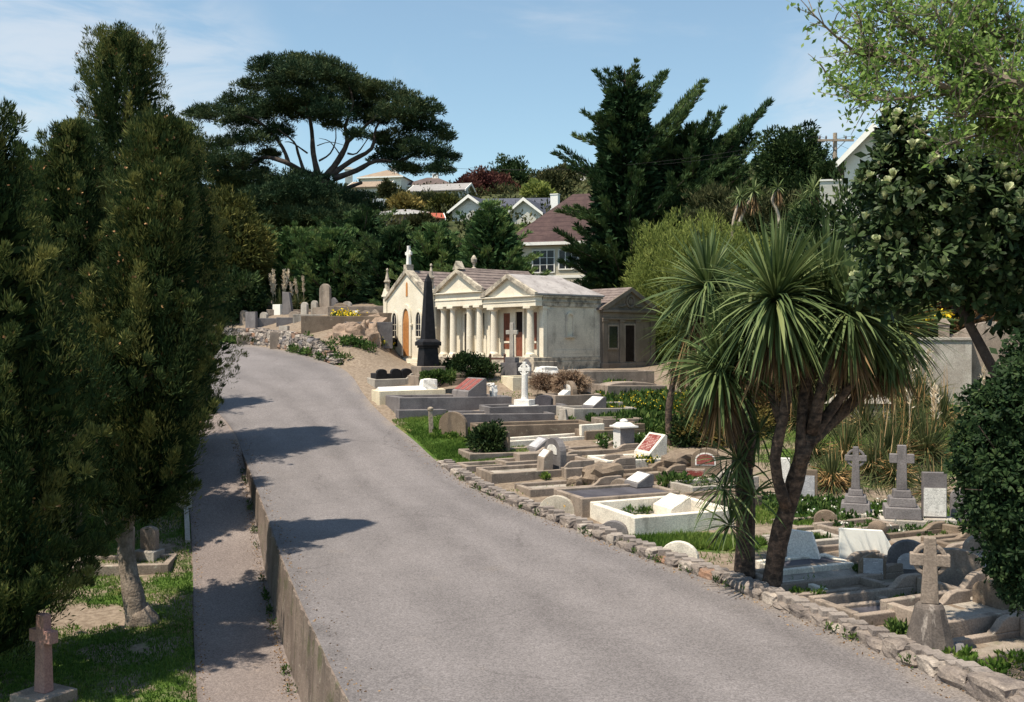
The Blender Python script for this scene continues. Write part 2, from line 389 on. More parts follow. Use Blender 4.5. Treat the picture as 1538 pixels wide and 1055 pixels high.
def strip(name, ya, yb, step, fl, fr, fz, ncross, mat):
    ys = np.arange(ya, yb, step); vs = []; fs = []; us = []
    for y in ys:
        a, b_ = fl(y), fr(y)
        for k in range(ncross+1):
            x = a + (b_-a)*k/ncross; vs.append((x, y, fz(x, y))); us.append(k/ncross)
    n = ncross+1
    for j in range(len(ys)-1):
        for k in range(ncross): fs.append((j*n+k, j*n+k+1, (j+1)*n+k+1, (j+1)*n+k))
    me = bpy.data.meshes.new(name); me.from_pydata(vs, [], fs); me.update()
    at_ = me.attributes.new('across', 'FLOAT', 'POINT'); at_.data.foreach_set('value', np.array(us, np.float32))
    return tag(fin(me, name, mat, smooth=True), kind='structure')
def asphalt(name, c1, c2, worn, warm):
    m, nt, b = new_mat(name, .92, .2)
    p = pos(nt)
    c = mixc(nt, ramp(nt, noise(nt, p, .35, 6, .6), .36, .66), c1, c2)
    c = mixc(nt, ramp(nt, noise(nt, mapv(nt, p, (1.6,.42,1), (0,0,R(-20))), .7, 5, .6), .52, .72, 0, .4), c, worn)
    c = mixc(nt, ramp(nt, noise(nt, p, 1.7, 6, .7), .60, .74, 0, .35), c, warm)
    u = nd(nt, 'ShaderNodeAttribute', attribute_name='across').outputs['Fac']
    uw = nd(nt, 'ShaderNodeMath', {0: u, 1: nd(nt, 'ShaderNodeMath', {0: noise(nt, p, .5, 5), 1: .16}, operation='MULTIPLY').outputs[0]}, operation='ADD').outputs[0]
    def band(c0, hw, amt): 
        d = nd(nt, 'ShaderNodeMath', {0: nd(nt, 'ShaderNodeMath', {0: uw, 1: c0+.08}, operation='SUBTRACT').outputs[0]}, operation='ABSOLUTE').outputs[0]
        return nd(nt, 'ShaderNodeMath', {0: ramp(nt, d, 0, hw, amt, 0), 1: ramp(nt, noise(nt, p, 1.1, 6, .7), .3, .62)}, operation='MULTIPLY').outputs[0]
    if name == 'aged_chip_seal':
        for c0 in (.20, .40, .62, .80): c = mixc(nt, band(c0, .085, .38), c, tuple(v*1.22 for v in c2))
        for c0 in (.52, .90): c = mixc(nt, band(c0, .06, .35), c, tuple(v*.8 for v in worn))
    c = mixc(nt, band(1.0, .07, .8), c, warm)
    c = mixc(nt, band(.0, .05, .6), c, tuple(v*.7 for v in worn))
    g = nd(nt, 'ShaderNodeTexVoronoi', {'Vector': p, 'Scale': 52.}).outputs['Color']
    gv = nd(nt, 'ShaderNodeSeparateColor', {0: g}).outputs[0]
    g2 = noise(nt, p, 26, 4, .75)
    k = nd(nt, 'ShaderNodeMath', {0: ramp(nt, gv, 0, 1, .76, 1.24), 1: ramp(nt, g2, .3, .7, .88, 1.12)}, operation='MULTIPLY').outputs[0]
    c = mixc(nt, 1., c, nd(nt, 'ShaderNodeCombineColor', {0: k, 1: k, 2: k}).outputs[0], 'MULTIPLY')
    cr = nd(nt, 'ShaderNodeTexVoronoi', {'Vector': nd(nt, 'ShaderNodeVectorMath', {0: p, 1: nd(nt, 'ShaderNodeTexNoise', {'Vector': p, 'Scale': 1.4, 'Detail': 6.}).outputs['Color']}, operation='ADD').outputs[0], 'Scale': .30}, feature='DISTANCE_TO_EDGE').outputs['Distance']
    crk = nd(nt, 'ShaderNodeMath', {0: ramp(nt, cr, .003, .012, 1, 0), 1: ramp(nt, noise(nt, p, .3, 3), .52, .62)}, operation='MULTIPLY').outputs[0]
    c = mixc(nt, nd(nt, 'ShaderNodeMath', {0: crk, 1: .35}, operation='MULTIPLY').outputs[0], c, (.07,.06,.06))
    nt.links.new(c, b.inputs['Base Color'])
    bump(nt, b, k, .6, .015)
    return m
M['road'] = asphalt('aged_chip_seal', (.160,.145,.145), (.190,.172,.172), (.138,.124,.124), (.23,.195,.170))
M['path'] = asphalt('old_path_asphalt', (.175,.145,.136), (.22,.185,.172), (.14,.115,.108), (.25,.195,.16))
strip('road', 7.2, 78, .4, lambda y: float(xl(min(y,62.5)))+.004, lambda y: float(xr(y)), lambda x, y: float(road_z(x, y))+.006, 14, M['road'])
strip('path', 7.2, 37.5, .4, lambda y: float(xl(y))-1.72+.5*float(sst(y,31,37)), lambda y: float(xl(y))-.005, lambda x, y: H(x, y)+.004, 6, M['path'])

# retaining wall between road and sunken path
def sweep(name, ys, fx, prof, mat, parent=None, smooth=False):
    """prof(y) -> list of (dx, z) forming a closed section"""
    rows = []
    for y in ys: rows.append([(fx(y)+dx, y, z) for dx, z in prof(y)])
    n = len(rows[0]); vs = [v for r in rows for v in r]
    fs = [(j*n+k, j*n+(k+1)%n, (j+1)*n+(k+1)%n, (j+1)*n+k) for j in range(len(rows)-1) for k in range(n)]
    fs += [tuple(range(n))[::-1], tuple(range((len(rows)-1)*n, len(rows)*n))]
    me = bpy.data.meshes.new(name); me.from_pydata(vs, [], fs); me.update()
    return fin(me, name, mat, parent, smooth=smooth)
def rw(y):
    x = float(xl(y)); zt = float(road_z(x, y)) - .002; zb = float(road_z(x, y)) - float(sunk(y)) - .4
    bat = .06*float(sunk(y))
    j = .022*math.sin(y*7.3) + .018*math.sin(y*17.1) + random.uniform(-.02,.02)
    return [(-.02-bat, zb), (.34, zb), (.34, zt-.05), (.03, zt), (-.015+j*.6, zt-.012)]
M['rwall'] = stone('stained_wall_render', (.22,.172,.145), (.15,.116,.098), (.058,.048,.042), .75, scale=1.2, bstr=.7, spot=(.34,.30,.25))
def wall_joints(m):
    nt = m.node_tree; b = nt.nodes['Principled BSDF']; src = b.inputs['Base Color'].links[0].from_socket
    p = pos(nt); y = nd(nt, 'ShaderNodeSeparateXYZ', {0: p}).outputs[1]
    yy = nd(nt, 'ShaderNodeMath', {0: y, 1: nd(nt, 'ShaderNodeMath', {0: noise(nt, p, 2.5, 3), 1: .12}, operation='MULTIPLY').outputs[0]}, operation='ADD').outputs[0]
    f = nd(nt, 'ShaderNodeMath', {0: nd(nt, 'ShaderNodeMath', {0: yy, 1: 2.1}, operation='DIVIDE').outputs[0]}, operation='FRACT').outputs[0]
    c = mixc(nt, ramp(nt, f, .004, .014, .8, 0), src, (.04,.034,.03))
    mo = nd(nt, 'ShaderNodeMath', {0: ramp(nt, noise(nt, p, 1.6, 6, .7), .54, .66), 1: .6}, operation='MULTIPLY').outputs[0]
    c = mixc(nt, mo, c, (.075,.085,.035))
    nt.links.new(c, b.inputs['Base Color'])
wall_joints(M['rwall'])
tag(sweep('retaining_wall', np.arange(7.5, 31.5, .11), lambda y: float(xl(y)), rw, M['rwall']), 'long stained concrete retaining wall dropping from the road to the sunken path', 'wall')
# low kerb on the lawn side of the path
def pk(y):
    x = float(xl(y)) - 1.80; z = H(x+.2, y)
    return [(-.09, z-.3), (.05, z-.3), (.045, z+.09+.02*math.sin(y*3)), (-.08, z+.10+.02*math.sin(y*3))]
tag(sweep('path_edging', np.arange(24.3, 31.2, .3), lambda y: float(xl(y))-1.8, pk, M['conc_l']), 'short worn concrete edging between the lawn and the path', 'edging')

# ------------------------------------------------------------------ rubble stones
def cube_topo(n=4):
    idx = {}; vs = []; fs = []
    def vid(p):
        if p not in idx: idx[p] = len(vs); vs.append(p)
        return idx[p]
    for ax in range(3):
        for sgn in (0, n):
            for i in range(n):
                for j in range(n):
                    q = []
                    for a, b in ((i,j),(i+1,j),(i+1,j+1),(i,j+1)):
                        p = [0,0,0]; p[ax] = sgn; p[(ax+1)%3] = a; p[(ax+2)%3] = b; q.append(vid(tuple(p)))
                    fs.append(tuple(q) if sgn else tuple(q[::-1]))
    return np.array(vs, float)/n*2-1, fs
CV, CF = cube_topo(4)
def rock(mb, c, size, rz=0, rnd=.45, jit=.10, mi=0):
    v = CV.copy(); s = v/np.linalg.norm(v, axis=1, keepdims=True)
    v = v*(1-rnd) + s*rnd*1.15
    v *= 1 + rng.normal(size=(len(v),1))*jit
    v += np.sin(v[:, [1,2,0]]*2.7 + rng.uniform(0,6,3))*jit
    v = v*np.array(size)*.5
    cz, sz = math.cos(rz), math.sin(rz)
    v = np.stack([v[:,0]*cz-v[:,1]*sz, v[:,0]*sz+v[:,1]*cz, v[:,2]], 1) + np.array(c)
    mb.add([tuple(q) for q in v], CF, mi)
M['rub'] = stone('edging_stone', (.27,.225,.195), (.155,.13,.12), (.065,.056,.052), .65, scale=3.2, bstr=.7, spot=(.50,.43,.37))
M['rub2'] = stone('edging_stone_brown', (.30,.17,.11), (.22,.15,.115), (.10,.075,.06), .5, scale=3, bstr=.7)
M['rub3'] = stone('edging_stone_pale', (.42,.36,.31), (.29,.25,.22), (.2,.17,.15), .5, scale=3, bstr=.7)
M['mort'] = stone('edging_mortar', (.29,.25,.225), (.20,.17,.155), (.085,.075,.068), .6, scale=1.5, bstr=.6)
def stone_edging():
    mb = MB(); pts = [(float(xr(y)), y) for y in np.arange(8.2, 29.0, .02)]
    cum = 0; prev = pts[0]; nxt = 0
    core = []
    for p in pts:
        cum += math.hypot(p[0]-prev[0], p[1]-prev[1]); 
        if cum >= nxt:
            y = p[1]; big = float(1 - sst(y, 11, 15)); sm = float(sst(y, 20, 28))
            ln = random.uniform(.20,.46)*(1+.9*big)
            a = math.atan2(p[1]-prev[1], p[0]-prev[0]) if p != prev else R(110)
            z = float(road_z(*p)); h = random.uniform(.09,.22)*(1+.5*big)*(1-.35*sm)
            mi = random.choices([0,1,2],[.74,.10*(1-big)+.01,.16*(1-big)+.01])[0]
            wdt = .34*(1+.6*big)
            rock(mb, (p[0]+.13+random.uniform(-.03,.03), p[1], z+h*.36), (ln*1.02, wdt*random.uniform(.85,1.05), h*1.2), a+random.uniform(-.12,.12), .42, .05, mi)
            if random.random() < .5: rock(mb, (p[0]+.34, p[1]+random.uniform(-.1,.1), H(p[0]+.4,p[1])+h*.3), (ln*.8, .26, h*.9), a+random.uniform(-.3,.3), .5, .09, random.choice([0,2]))
            nxt = cum + ln*.92
        prev = p
    for y in np.arange(8.4, 28.8, .2):
        x0, x1 = float(xr(y))+.02, float(xr(y+.22))+.02
        hgt = .185*(1+.4*float(1-sst(y,11,15)))*(1-.3*float(sst(y,20,28))) + random.uniform(-.02,.03)
        z = float(road_z(x0, y))
        mb.frus((x0+random.uniform(-.01,.02), x0+.36, y, y+.215), z-.3, (x0+.06, x0+.30, y, y+.215), z+hgt, 3)
    o = mb.build('stone_edging', [M['rub'], M['rub2'], M['rub3'], M['mort']], smooth=False)
    return tag(o, 'long low edging of rough stones and mortar between the road and the graves', 'edging')
stone_edging()

# far dry stone wall and the rock beside it
def far_wall():
    mb = MB(); pts = [(float(xr(y))+.12, y) for y in np.arange(46.6, 76, .02)]
    for row in range(4):
        cum = 0; prev = pts[0]; nxt = 0
        for p in pts:
            cum += math.hypot(p[0]-prev[0], p[1]-prev[1])
            if cum >= nxt:
                y = p[1]; top = .30 + .62*float(sst(y, 46.5, 49.5)) - .10*float(sst(y, 53.6, 53.9)) + .04*math.sin(y*2)
                rh = top/4
                ln = random.uniform(.2,.55); a = math.atan2(p[1]-prev[1], p[0]-prev[0]) if p != prev else R(140)
                rock(mb, (p[0]+.1+row*.03, p[1]+.1, float(road_z(p[0]-.1,p[1]))+rh*(row+.5)), (ln*1.04, .42, rh*1.18), a, .3, .07, random.choices([0,1,2,3],[.45,.14,.26,.15])[0])
                nxt = cum + ln*.95
            prev = p
    return tag(mb.build('stone_wall', [M['rub'], M['rub2'], M['rub3'], M['greyst']]), 'low rough stone wall holding the bank on the far bend of the road', 'wall')
far_wall()
def outcrop():
    mb = MB()
    M['rock'] = stone('ochre_rock', (.37,.265,.195), (.25,.18,.135), (.11,.088,.072), .6, scale=1.3, bstr=1., spot=(.44,.36,.29))
    for c, s, a in [((-7.6,50.4,3.8),(1.5,2.0,2.2),.5),((-8.0,49.1,3.5),(1.5,1.4,1.4),.2),((-7.2,51.4,4.0),(1.0,2.0,2.2),.8),((-8.4,50.6,4.1),(1.6,1.8,1.5),.1),((-8.6,49.6,3.9),(1.2,1.2,1.1),.9),((-7.2,49.4,3.3),(.9,1.0,.9),.3)]:
        rock(mb, c, s, a, .6, .12)
    o = mb.build('rock_outcrop', M['rock']); o.location.z = .38
    s = o.modifiers.new('sub','SUBSURF'); s.subdivision_type = 'SIMPLE'; s.levels = s.render_levels = 3
    t = bpy.data.textures.new('crag', 'CLOUDS'); t.noise_scale = .5; t.noise_depth = 5
    d = o.modifiers.new('crag','DISPLACE'); d.texture = t; d.strength = .2; d.texture_coords = 'GLOBAL'
    return tag(o, 'bare ochre rock outcrop between the stone wall and the pointed chapel', 'rock')
outcrop()
# ------------------------------------------------------------------ shapes shared by the stonework
def lancet(cx, w, z0, zs, zt, n=7):
    """pointed arch outline in (x, z)"""
    h = w/2; pts = [(cx-h, z0), (cx+h, z0), (cx+h, zs)]
    for i in range(1, n):
        t = i/n; pts.append((cx+h*math.cos(t*math.pi/2)**.9, zs+(zt-zs)*math.sin(t*math.pi/2)**.95))
    pts.append((cx, zt))
    for i in range(n-1, 0, -1):
        t = i/n; pts.append((cx-h*math.cos(t*math.pi/2)**.9, zs+(zt-zs)*math.sin(t*math.pi/2)**.95))
    pts.append((cx-h, zs)); return pts
def roundarch(cx, w, z0, zs, rise, n=12):
    return [(cx-w/2, z0), (cx+w/2, z0)] + [(cx+w/2*math.cos(math.pi*i/n), zs+rise*math.sin(math.pi*i/n)) for i in range(n+1)]
def ring(mb, outer, inner, axis, a, b, mi=0):
    n = len(outer)
    def P(p, t): return (t,p[0],p[1]) if axis == 'x' else (p[0],t,p[1]) if axis == 'y' else (p[0],p[1],t)
    vs = [P(p,a) for p in outer]+[P(p,a) for p in inner]+[P(p,b) for p in outer]+[P(p,b) for p in inner]
    fs = []
    for i in range(n):
        j = (i+1) % n
        fs += [(i,j,n+j,n+i), (2*n+j,2*n+i,3*n+i,3*n+j), (j,i,2*n+i,2*n+j), (n+i,n+j,3*n+j,3*n+i)]
    mb.add(vs, fs, mi)
def scale2(poly, cx, cz, k, kz=None): return [(cx+(x-cx)*k, cz+(z-cz)*(kz or k)) for x, z in poly]

M['maus'] = stone('limewashed_render', (.80,.725,.60), (.72,.64,.51), (.42,.35,.28), .42, scale=1.1, lo=.56, hi=.82, bstr=.2)
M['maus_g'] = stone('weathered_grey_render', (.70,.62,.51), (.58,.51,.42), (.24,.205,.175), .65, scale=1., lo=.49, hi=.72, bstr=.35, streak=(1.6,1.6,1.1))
M['maus_b'] = stone('grimy_brown_render', (.225,.18,.145), (.165,.132,.105), (.07,.058,.048), .7, scale=1.3, bstr=.4)
M['mould'] = stone('stained_moulding', (.60,.52,.41), (.42,.36,.29), (.13,.115,.10), .8, scale=2.5, lo=.42, hi=.66, streak=(3,3,3))
M['tile_d'] = stone('stone_tile_roof', (.235,.185,.165), (.16,.125,.115), (.07,.055,.055), .6, scale=3, bstr=.6)
M['slab_r'] = stone('grey_slab_roof', (.42,.385,.37), (.33,.30,.29), (.16,.14,.13), .65, scale=1.4, lo=.5, bstr=.5)
M['door_o'] = plain('orange_brown_door', (.46,.20,.065), .6, .3, .15, 9)
M['door_r'] = plain('red_brown_door', (.17,.055,.03), .6, .3, .25, 7)
M['dark'] = plain('dark_glass', (.018,.018,.022), .25, .5, .3)
M['void'] = plain('dark_doorway', (.02,.014,.012), .9, .1, .3)

def roof_rows(mb, x0, x1, y0, y1, z0, z1, rows=7, t=.05):
    """one slope from eave (x0,z0) to ridge (x1,z1), laid in overlapping rows"""
    for i in range(rows):
        a, b = i/rows, (i+1)/rows
        xa, xb = x0+(x1-x0)*a, x0+(x1-x0)*b; za, zb = z0+(z1-z0)*a, z0+(z1-z0)*b
        k = .028
        mb.add([(xa,y0,za+k),(xa,y1,za+k),(xb,y1,zb),(xb,y0,zb),(xa,y0,za-t),(xa,y1,za-t),(xb,y1,zb-t),(xb,y0,zb-t)],
               [(0,3,2,1),(4,5,6,7),(0,1,5,4),(1,2,6,5),(2,3,7,6),(3,0,4,7)] if x1 < x0 else [(0,1,2,3),(7,6,5,4),(4,5,1,0),(5,6,2,1),(6,7,3,2),(7,4,0,3)])

MZ = 3.12; MO = Vector((.98, 43.6, MZ)); MR = R(-51)
def mlocal(x, y): return Vector((MO.x + x*math.cos(MR) - y*math.sin(MR), MO.y + x*math.sin(MR) + y*math.cos(MR), MZ))
def column(root, x, y, z0, z1, r):
    mb = MB(); h = z1 - z0
    mb.box(x-r*1.45, x+r*1.45, y-r*1.45, y+r*1.45, z0, z0+.09)
    mb.lathe([(r*1.3,z0+.09),(r*1.32,z0+.14),(r*1.08,z0+.19),(r,z0+.24),(r*.99,z0+h*.4),(r*.86,z1-.27),(r*.90,z1-.24),(r*.86,z1-.21),(r*1.0,z1-.15),(r*1.28,z1-.09)], x, y, 20)
    mb.box(x-r*1.42, x+r*1.42, y-r*1.42, y+r*1.42, z1-.09, z1)
    return mb.build('column', M['maus'], root, 0, True) if False else mb.build('column', M['maus'], root)

def temple(xa, xb, zc, zt, za, zapex, depth, cols, label, name, side_mat, hip, panels, doors, pr=.75):
    """classical tomb: xa right, xb left in the row's frame; zc column foot, zt column head, za eaves"""
    w = xa - xb; root = thing(name, mlocal(xa, 0), MR, label, 'mausoleum')
    x0, x1 = -w, 0.
    b = MB(); b.box(x0-.06, x1+.06, -.10, depth+.05, -.7, zc-.18); b.box(x0-.02, x1+.02, -.04, depth, zc-.18, zc)
    b.build('plinth', M['mould'], root, .02)
    m = MB()
    m.box(x0+.04, x1-.04, pr, pr+.18, zc, zt)                                   # wall behind the columns
    m.box(x0+.04, x0+.22, pr+.18, depth-.2, zc, zt); m.box(x0+.04, x1-.04, depth-.2, depth-.02, zc, zt)
    m.build('front_wall', M['maus'], root)
    s = MB(); s.box(x1-.22, x1-.04, pr+.18, depth-.2, zc, zt)
    s.box(x1-.04, x1-.005, depth-.42, depth-.02, zc, zt-.1); s.box(x1-.04, x1-.005, pr, pr+.42, zc, zt-.1)
    s.box(x1-.04, x1-.004, pr+.42, depth-.42, zc, zc+.13); s.box(x1-.04, x1-.016, pr+.42, depth-.42, zc+.13, zc+.32)
    s.build('side_wall', side_mat, root, .01)
    for x in (x0+.02, x1-.30):
        a = MB(); a.box(x, x+.28, pr-.22, pr-.002, zc, zt-.12); a.box(x-.03, x+.31, pr-.25, pr-.002, zt-.12, zt); a.build('pilaster', M['maus'], root, .01)
    for x in cols: column(root, x - xa, .26, zc, zt, .17)
    e = MB(); h = za - zt
    e.box(x0, x1, .06, .46, zt, zt+h*.42); e.box(x0-.02, x1+.02, .03, .49, zt+h*.42, zt+h*.5)
    e.box(x0+.01, x1-.01, .07, .45, zt+h*.5, za-.06)
    e.box(x0-.06, x1+.06, -.04, .47, za-.06, za)
    for x in np.arange(x0+.3, x1-.2, .5) if hip else []: pass
    e.build('entablature', M['maus'], root, .01)
    f = MB()
    f.box(x1-.28, x1, .492, depth-.0, zt, zt+h*.40); f.box(x1-.25, x1+.03, .494, depth+.03, zt+h*.40, zt+h*.48)
    f.box(x1-.27, x1-.01, .492, depth, zt+h*.48, za-.09); f.box(x1-.27, x1+.07, .494, depth+.07, za-.09, za)
    f.box(x0, x0+.28, .492, depth, zt, za)
    f.box(x0+.28, x1-.28, depth-.2, depth, zt, za)
    f.build('frieze', M['mould'], root, .008)
    c = MB(); c.box(x0+.29, x1-.29, .47, depth-.21, zt+.02, zt+.10); c.build('porch_ceiling', M['maus'], root)
    cx = (x0+x1)/2
    p = MB(); p.prism([(x0+.12, za+.005), (x1-.12, za+.005), (cx, zapex-.12)], 'y', .10, .30); p.build('pediment', M['maus'], root)
    k = MB()
    for sg in (-1, 1):
        ex = cx + sg*(w/2+.10)
        k.prism([(ex, za+.004), (ex-sg*.30, za+.004), (cx, zapex-.17), (cx, zapex+.02), (ex, za+.13)], 'y', -.06, .095)
    k.build('raking_cornice', M['mould'], root, .01)
    r = MB()
    ez = za + .02; yb = depth + .1
    if hip:
        hy = depth - 1.0
        V = [(x1+.12, .1, ez+.06),(x1+.12, yb, ez+.06),(cx, hy, zapex+.03),(cx, .1, zapex+.03),(x0-.12, .1, ez+.06),(x0-.12, yb, ez+.06)]
        V += [(x,y,z-.07) for x,y,z in V]
        r.add(V, [(0,1,2,3),(5,4,3,2),(1,5,2),(6,9,8,7),(11,8,9,10),(7,8,11),(0,3,9,6),(3,4,10,9),(0,6,7,1),(1,7,11,5),(4,5,11,10)])
        r.build('roof', M['slab_r'], root)
    else:
        roof_rows(r, x1+.12, cx, .1, yb, ez+.04, zapex+.03); roof_rows(r, x0-.12, cx, .1, yb, ez+.04, zapex+.03)
        r.prism([(cx-.1, zapex), (cx+.1, zapex), (cx, zapex+.09)], 'y', .1, yb)
        r.prism([(x0+.1, za), (x1-.1, za), (cx, zapex-.05)], 'y', yb-.2, yb-.06)
        r.build('roof', M['tile_d'], root)
    for (x, hw, z0, z1, mt, frame) in panels:
        q = MB(); q.box(x-xa-hw, x-xa+hw, pr-.015, pr+.004, zc+z0, zc+z1); o = q.build('panel', M[mt], root)
        if frame:
            g = MB(); g.box(x-xa-hw, x-xa+hw, pr-.035, pr-.017, zc+frame, zc+frame+.09); g.build('crossbar', M['maus'], o)
    for (x, hw, z1, mt) in doors:
        q = MB(); q.box(x-xa-hw, x-xa+hw, pr-.02, pr+.004, zc+.02, zc+z1*.55, 0); q.box(x-xa-hw, x-xa+hw, pr-.012, pr+.004, zc+z1*.55, zc+z1, 1)
        o = q.build('door', [M[mt], M['void']], root)
        g = MB(); g.box(x-xa-hw-.12, x-xa-hw, pr-.08, pr-.001, zc, zc+z1+.12); g.box(x-xa+hw, x-xa+hw+.12, pr-.08, pr-.001, zc, zc+z1+.12); g.box(x-xa-hw, x-xa+hw, pr-.08, pr-.001, zc+z1, zc+z1+.12)
        g.build('door_frame', M['maus'], o, .008)
    return root
t3 = temple(0, -3.78, .55, 2.80, 3.28, 4.27, 4.05, (-.58, -3.20), 'two-column cream mausoleum with a grey slab roof and a niche in its side wall', 'mausoleum', M['maus_g'], True,
            [(-2.86,.22,.35,2.0,'door_r',.62), (-.92,.2,.35,2.0,'door_r',.62)], [(-1.89,.25,2.05,'door_r')])
# niche in the side wall: a shallow arched frame with a pale back
nb = MB(); zn = .55
npoly = roundarch(2.1, .34, zn+.95, zn+1.75, .17)
nb.prism(npoly, 'x', -.04, -.030, 0); nch = nb.build('niche', M['maus'], t3)
fr = MB(); ring(fr, scale2(npoly, 2.1, zn+1.35, 1.40, 1.16), npoly, 'x', -.041, .045); fr.box(-.04, .09, 1.82, 2.38, zn+.86, zn+.93); fr.build('niche_surround', M['maus_g'], nch, .006)
t2 = temple(-3.84, -7.73, .5, 2.94, 3.62, 4.72, 4.4, (-4.28, -5.08, -6.43, -7.23), 'cream mausoleum with four columns and a plain pediment, between chapel and two-column tomb', 'mausoleum', M['maus_g'], False,
            [(-4.78,.2,.9,2.1,'void',None)], [(-5.78,.3,2.1,'void')])
ak = MB(); ak.prism([(-.28,4.72),(.28,4.72),(0,5.12)], 'y', -.06, .3); o = ak.build('acroterion', M['mould'], t2); o.location.x = -1.945
# pointed chapel
def chapel():
    xa, xb = -7.83, -12.13; w = xa-xb; cx = -w/2; ez, ap, dp = 3.55, 4.90, 4.6
    root = thing('chapel_mausoleum', mlocal(xa, -.12), MR, 'cream pointed chapel with an orange arched door and a cross on its gable', 'mausoleum')
    b = MB(); b.box(-w-.16, .1, -.16, dp, -.7, .2); b.box(-w-.1, .05, -.1, dp-.02, .2, .36); b.box(cx-.55, cx+.55, -.4, -.165, -.7, .16)
    b.build('plinth', M['maus'], root, .02)
    m = MB(); m.prism([(-w, .36), (0, .36), (0, ez), (cx, ap-.1), (-w, ez)], 'y', 0, .28); m.build('front_wall', M['maus'], root)
    s = MB(); s.box(-.25, 0, .285, dp-.3, .36, ez); s.box(-w, -w+.25, .285, dp-.3, .36, ez); s.prism([(-w, .36), (0, .36), (0, ez), (cx, ap-.1), (-w, ez)], 'y', dp-.295, dp-.1); s.build('side_wall', M['maus_g'], root)
    for x in (-w-.10, -.30):
        k = MB(); k.box(x, x+.40, -.14, .30, .362, 1.9); k.frus((x,x+.40,-.14,.30), 1.9, (x+.04,x+.36,-.06,.30), 2.05); k.box(x+.04, x+.36, -.06, .30, 2.05, ez+.05)
        k.box(x-.03, x+.43, -.12, .33, ez+.05, ez+.14)
        k.prism([(x-.02, ez+.14), (x+.42, ez+.14), (x+.2, ez+.50)], 'y', -.10, .31)
        o = k.build('buttress', M['maus'], root, .01)
        q = MB(); q.lathe([(.13,ez+.36),(.13,ez+.80),(.19,ez+.84),(.17,ez+.90),(.12,ez+.96),(.03,ez+1.42),(.07,ez+1.46),(.06,ez+1.52),(.01,ez+1.58)], x+.2, .1, 8); q.build('pinnacle', M['mould'], o)
    k = MB()
    for sg in (-1,1):
        ex = cx+sg*(w/2-.12)
        k.prism([(ex, ez+.02), (ex, ez-.20), (cx, ap-.16), (cx, ap+.10)], 'y', -.10, .32)
    k.box(cx-.16, cx+.16, -.10, .30, ap-.02, ap+.28); k.build('gable_coping', M['mould'], root, .01)
    r = MB(); roof_rows(r, .16, cx, .33, dp, ez-.02, ap, 8); roof_rows(r, -w-.16, cx, .33, dp, ez-.02, ap, 8); r.build('roof', M['tile_d'], root)
    f = MB(); f.lathe([(.16,ap-.05),(.14,ap+.3),(.06,ap+.36),(.07,ap+.5),(.15,ap+.62),(.17,ap+.78),(.10,ap+.92),(.03,ap+1.0)], cx, dp-.3, 12); f.build('urn_finial', M['mould'], root)
    c = MB(); z = ap+.28
    c.frus((cx-.11,cx+.11,.02,.2), z, (cx-.07,cx+.07,.05,.17), z+.85); c.box(cx-.25, cx+.25, .055, .165, z+.50, z+.66); c.box(cx-.075, cx+.075, .053, .167, z+.85, z+.97)
    ro = [(cx+.20*math.cos(a), z+.58+.20*math.sin(a)) for a in np.linspace(0,2*math.pi,20,endpoint=False)]; ri = [(cx+.13*math.cos(a), z+.58+.13*math.sin(a)) for a in np.linspace(0,2*math.pi,20,endpoint=False)]
    ring(c, ro, ri, 'y', .07, .15); c.build('gable_cross', M['marble'], root, .006)
    d = MB(); dl = lancet(cx, .62, .5, 2.15, 2.92); d.prism(dl, 'y', -.03, -.004); do = d.build('door', M['door_o'], root)
    g = MB(); ring(g, lancet(cx, .94, .5, 2.15, 3.15), dl, 'y', -.09, -.002); g.box(cx-.56,cx-.40,-.11,-.003,2.04,2.14); g.box(cx+.40,cx+.56,-.11,-.003,2.04,2.14); g.build('door_surround', M['maus'], do, .012)
    bd = MB()
    for i in range(1,5): bd.box(cx-.31+i*.124-.006, cx-.31+i*.124+.006, -.034, -.031, .5, 2.2)
    bd.build('door_boards', M['door_r'], do)
    for x in (cx-1.12, cx+1.12):
        d = MB(); dl = lancet(x, .44, 1.5, 2.25, 2.72); d.prism(dl, 'y', -.02, -.004); wo = d.build('window', M['dark'], root)
        g = MB(); ring(g, lancet(x, .58, 1.43, 2.25, 2.85), dl, 'y', -.07, -.002); g.box(x-.012,x+.012,-.034,-.021,1.5,2.6)
        for zz in (1.8,2.1): g.box(x-.2,x+.2,-.032,-.021,zz,zz+.02)
        g.build('window_surround', M['maus'], wo, .008)
    d = MB(); d.box(cx-1.34, cx-.90, -.03, -.003, .98, 1.36); d.build('plaque', M['black'], root)
    d = MB(); d.prism(lancet(cx, .16, 3.55, 4.1, 4.28), 'y', -.02, -.003); d.build('slit_window', M['door_o'], root)
    return root
chapel()
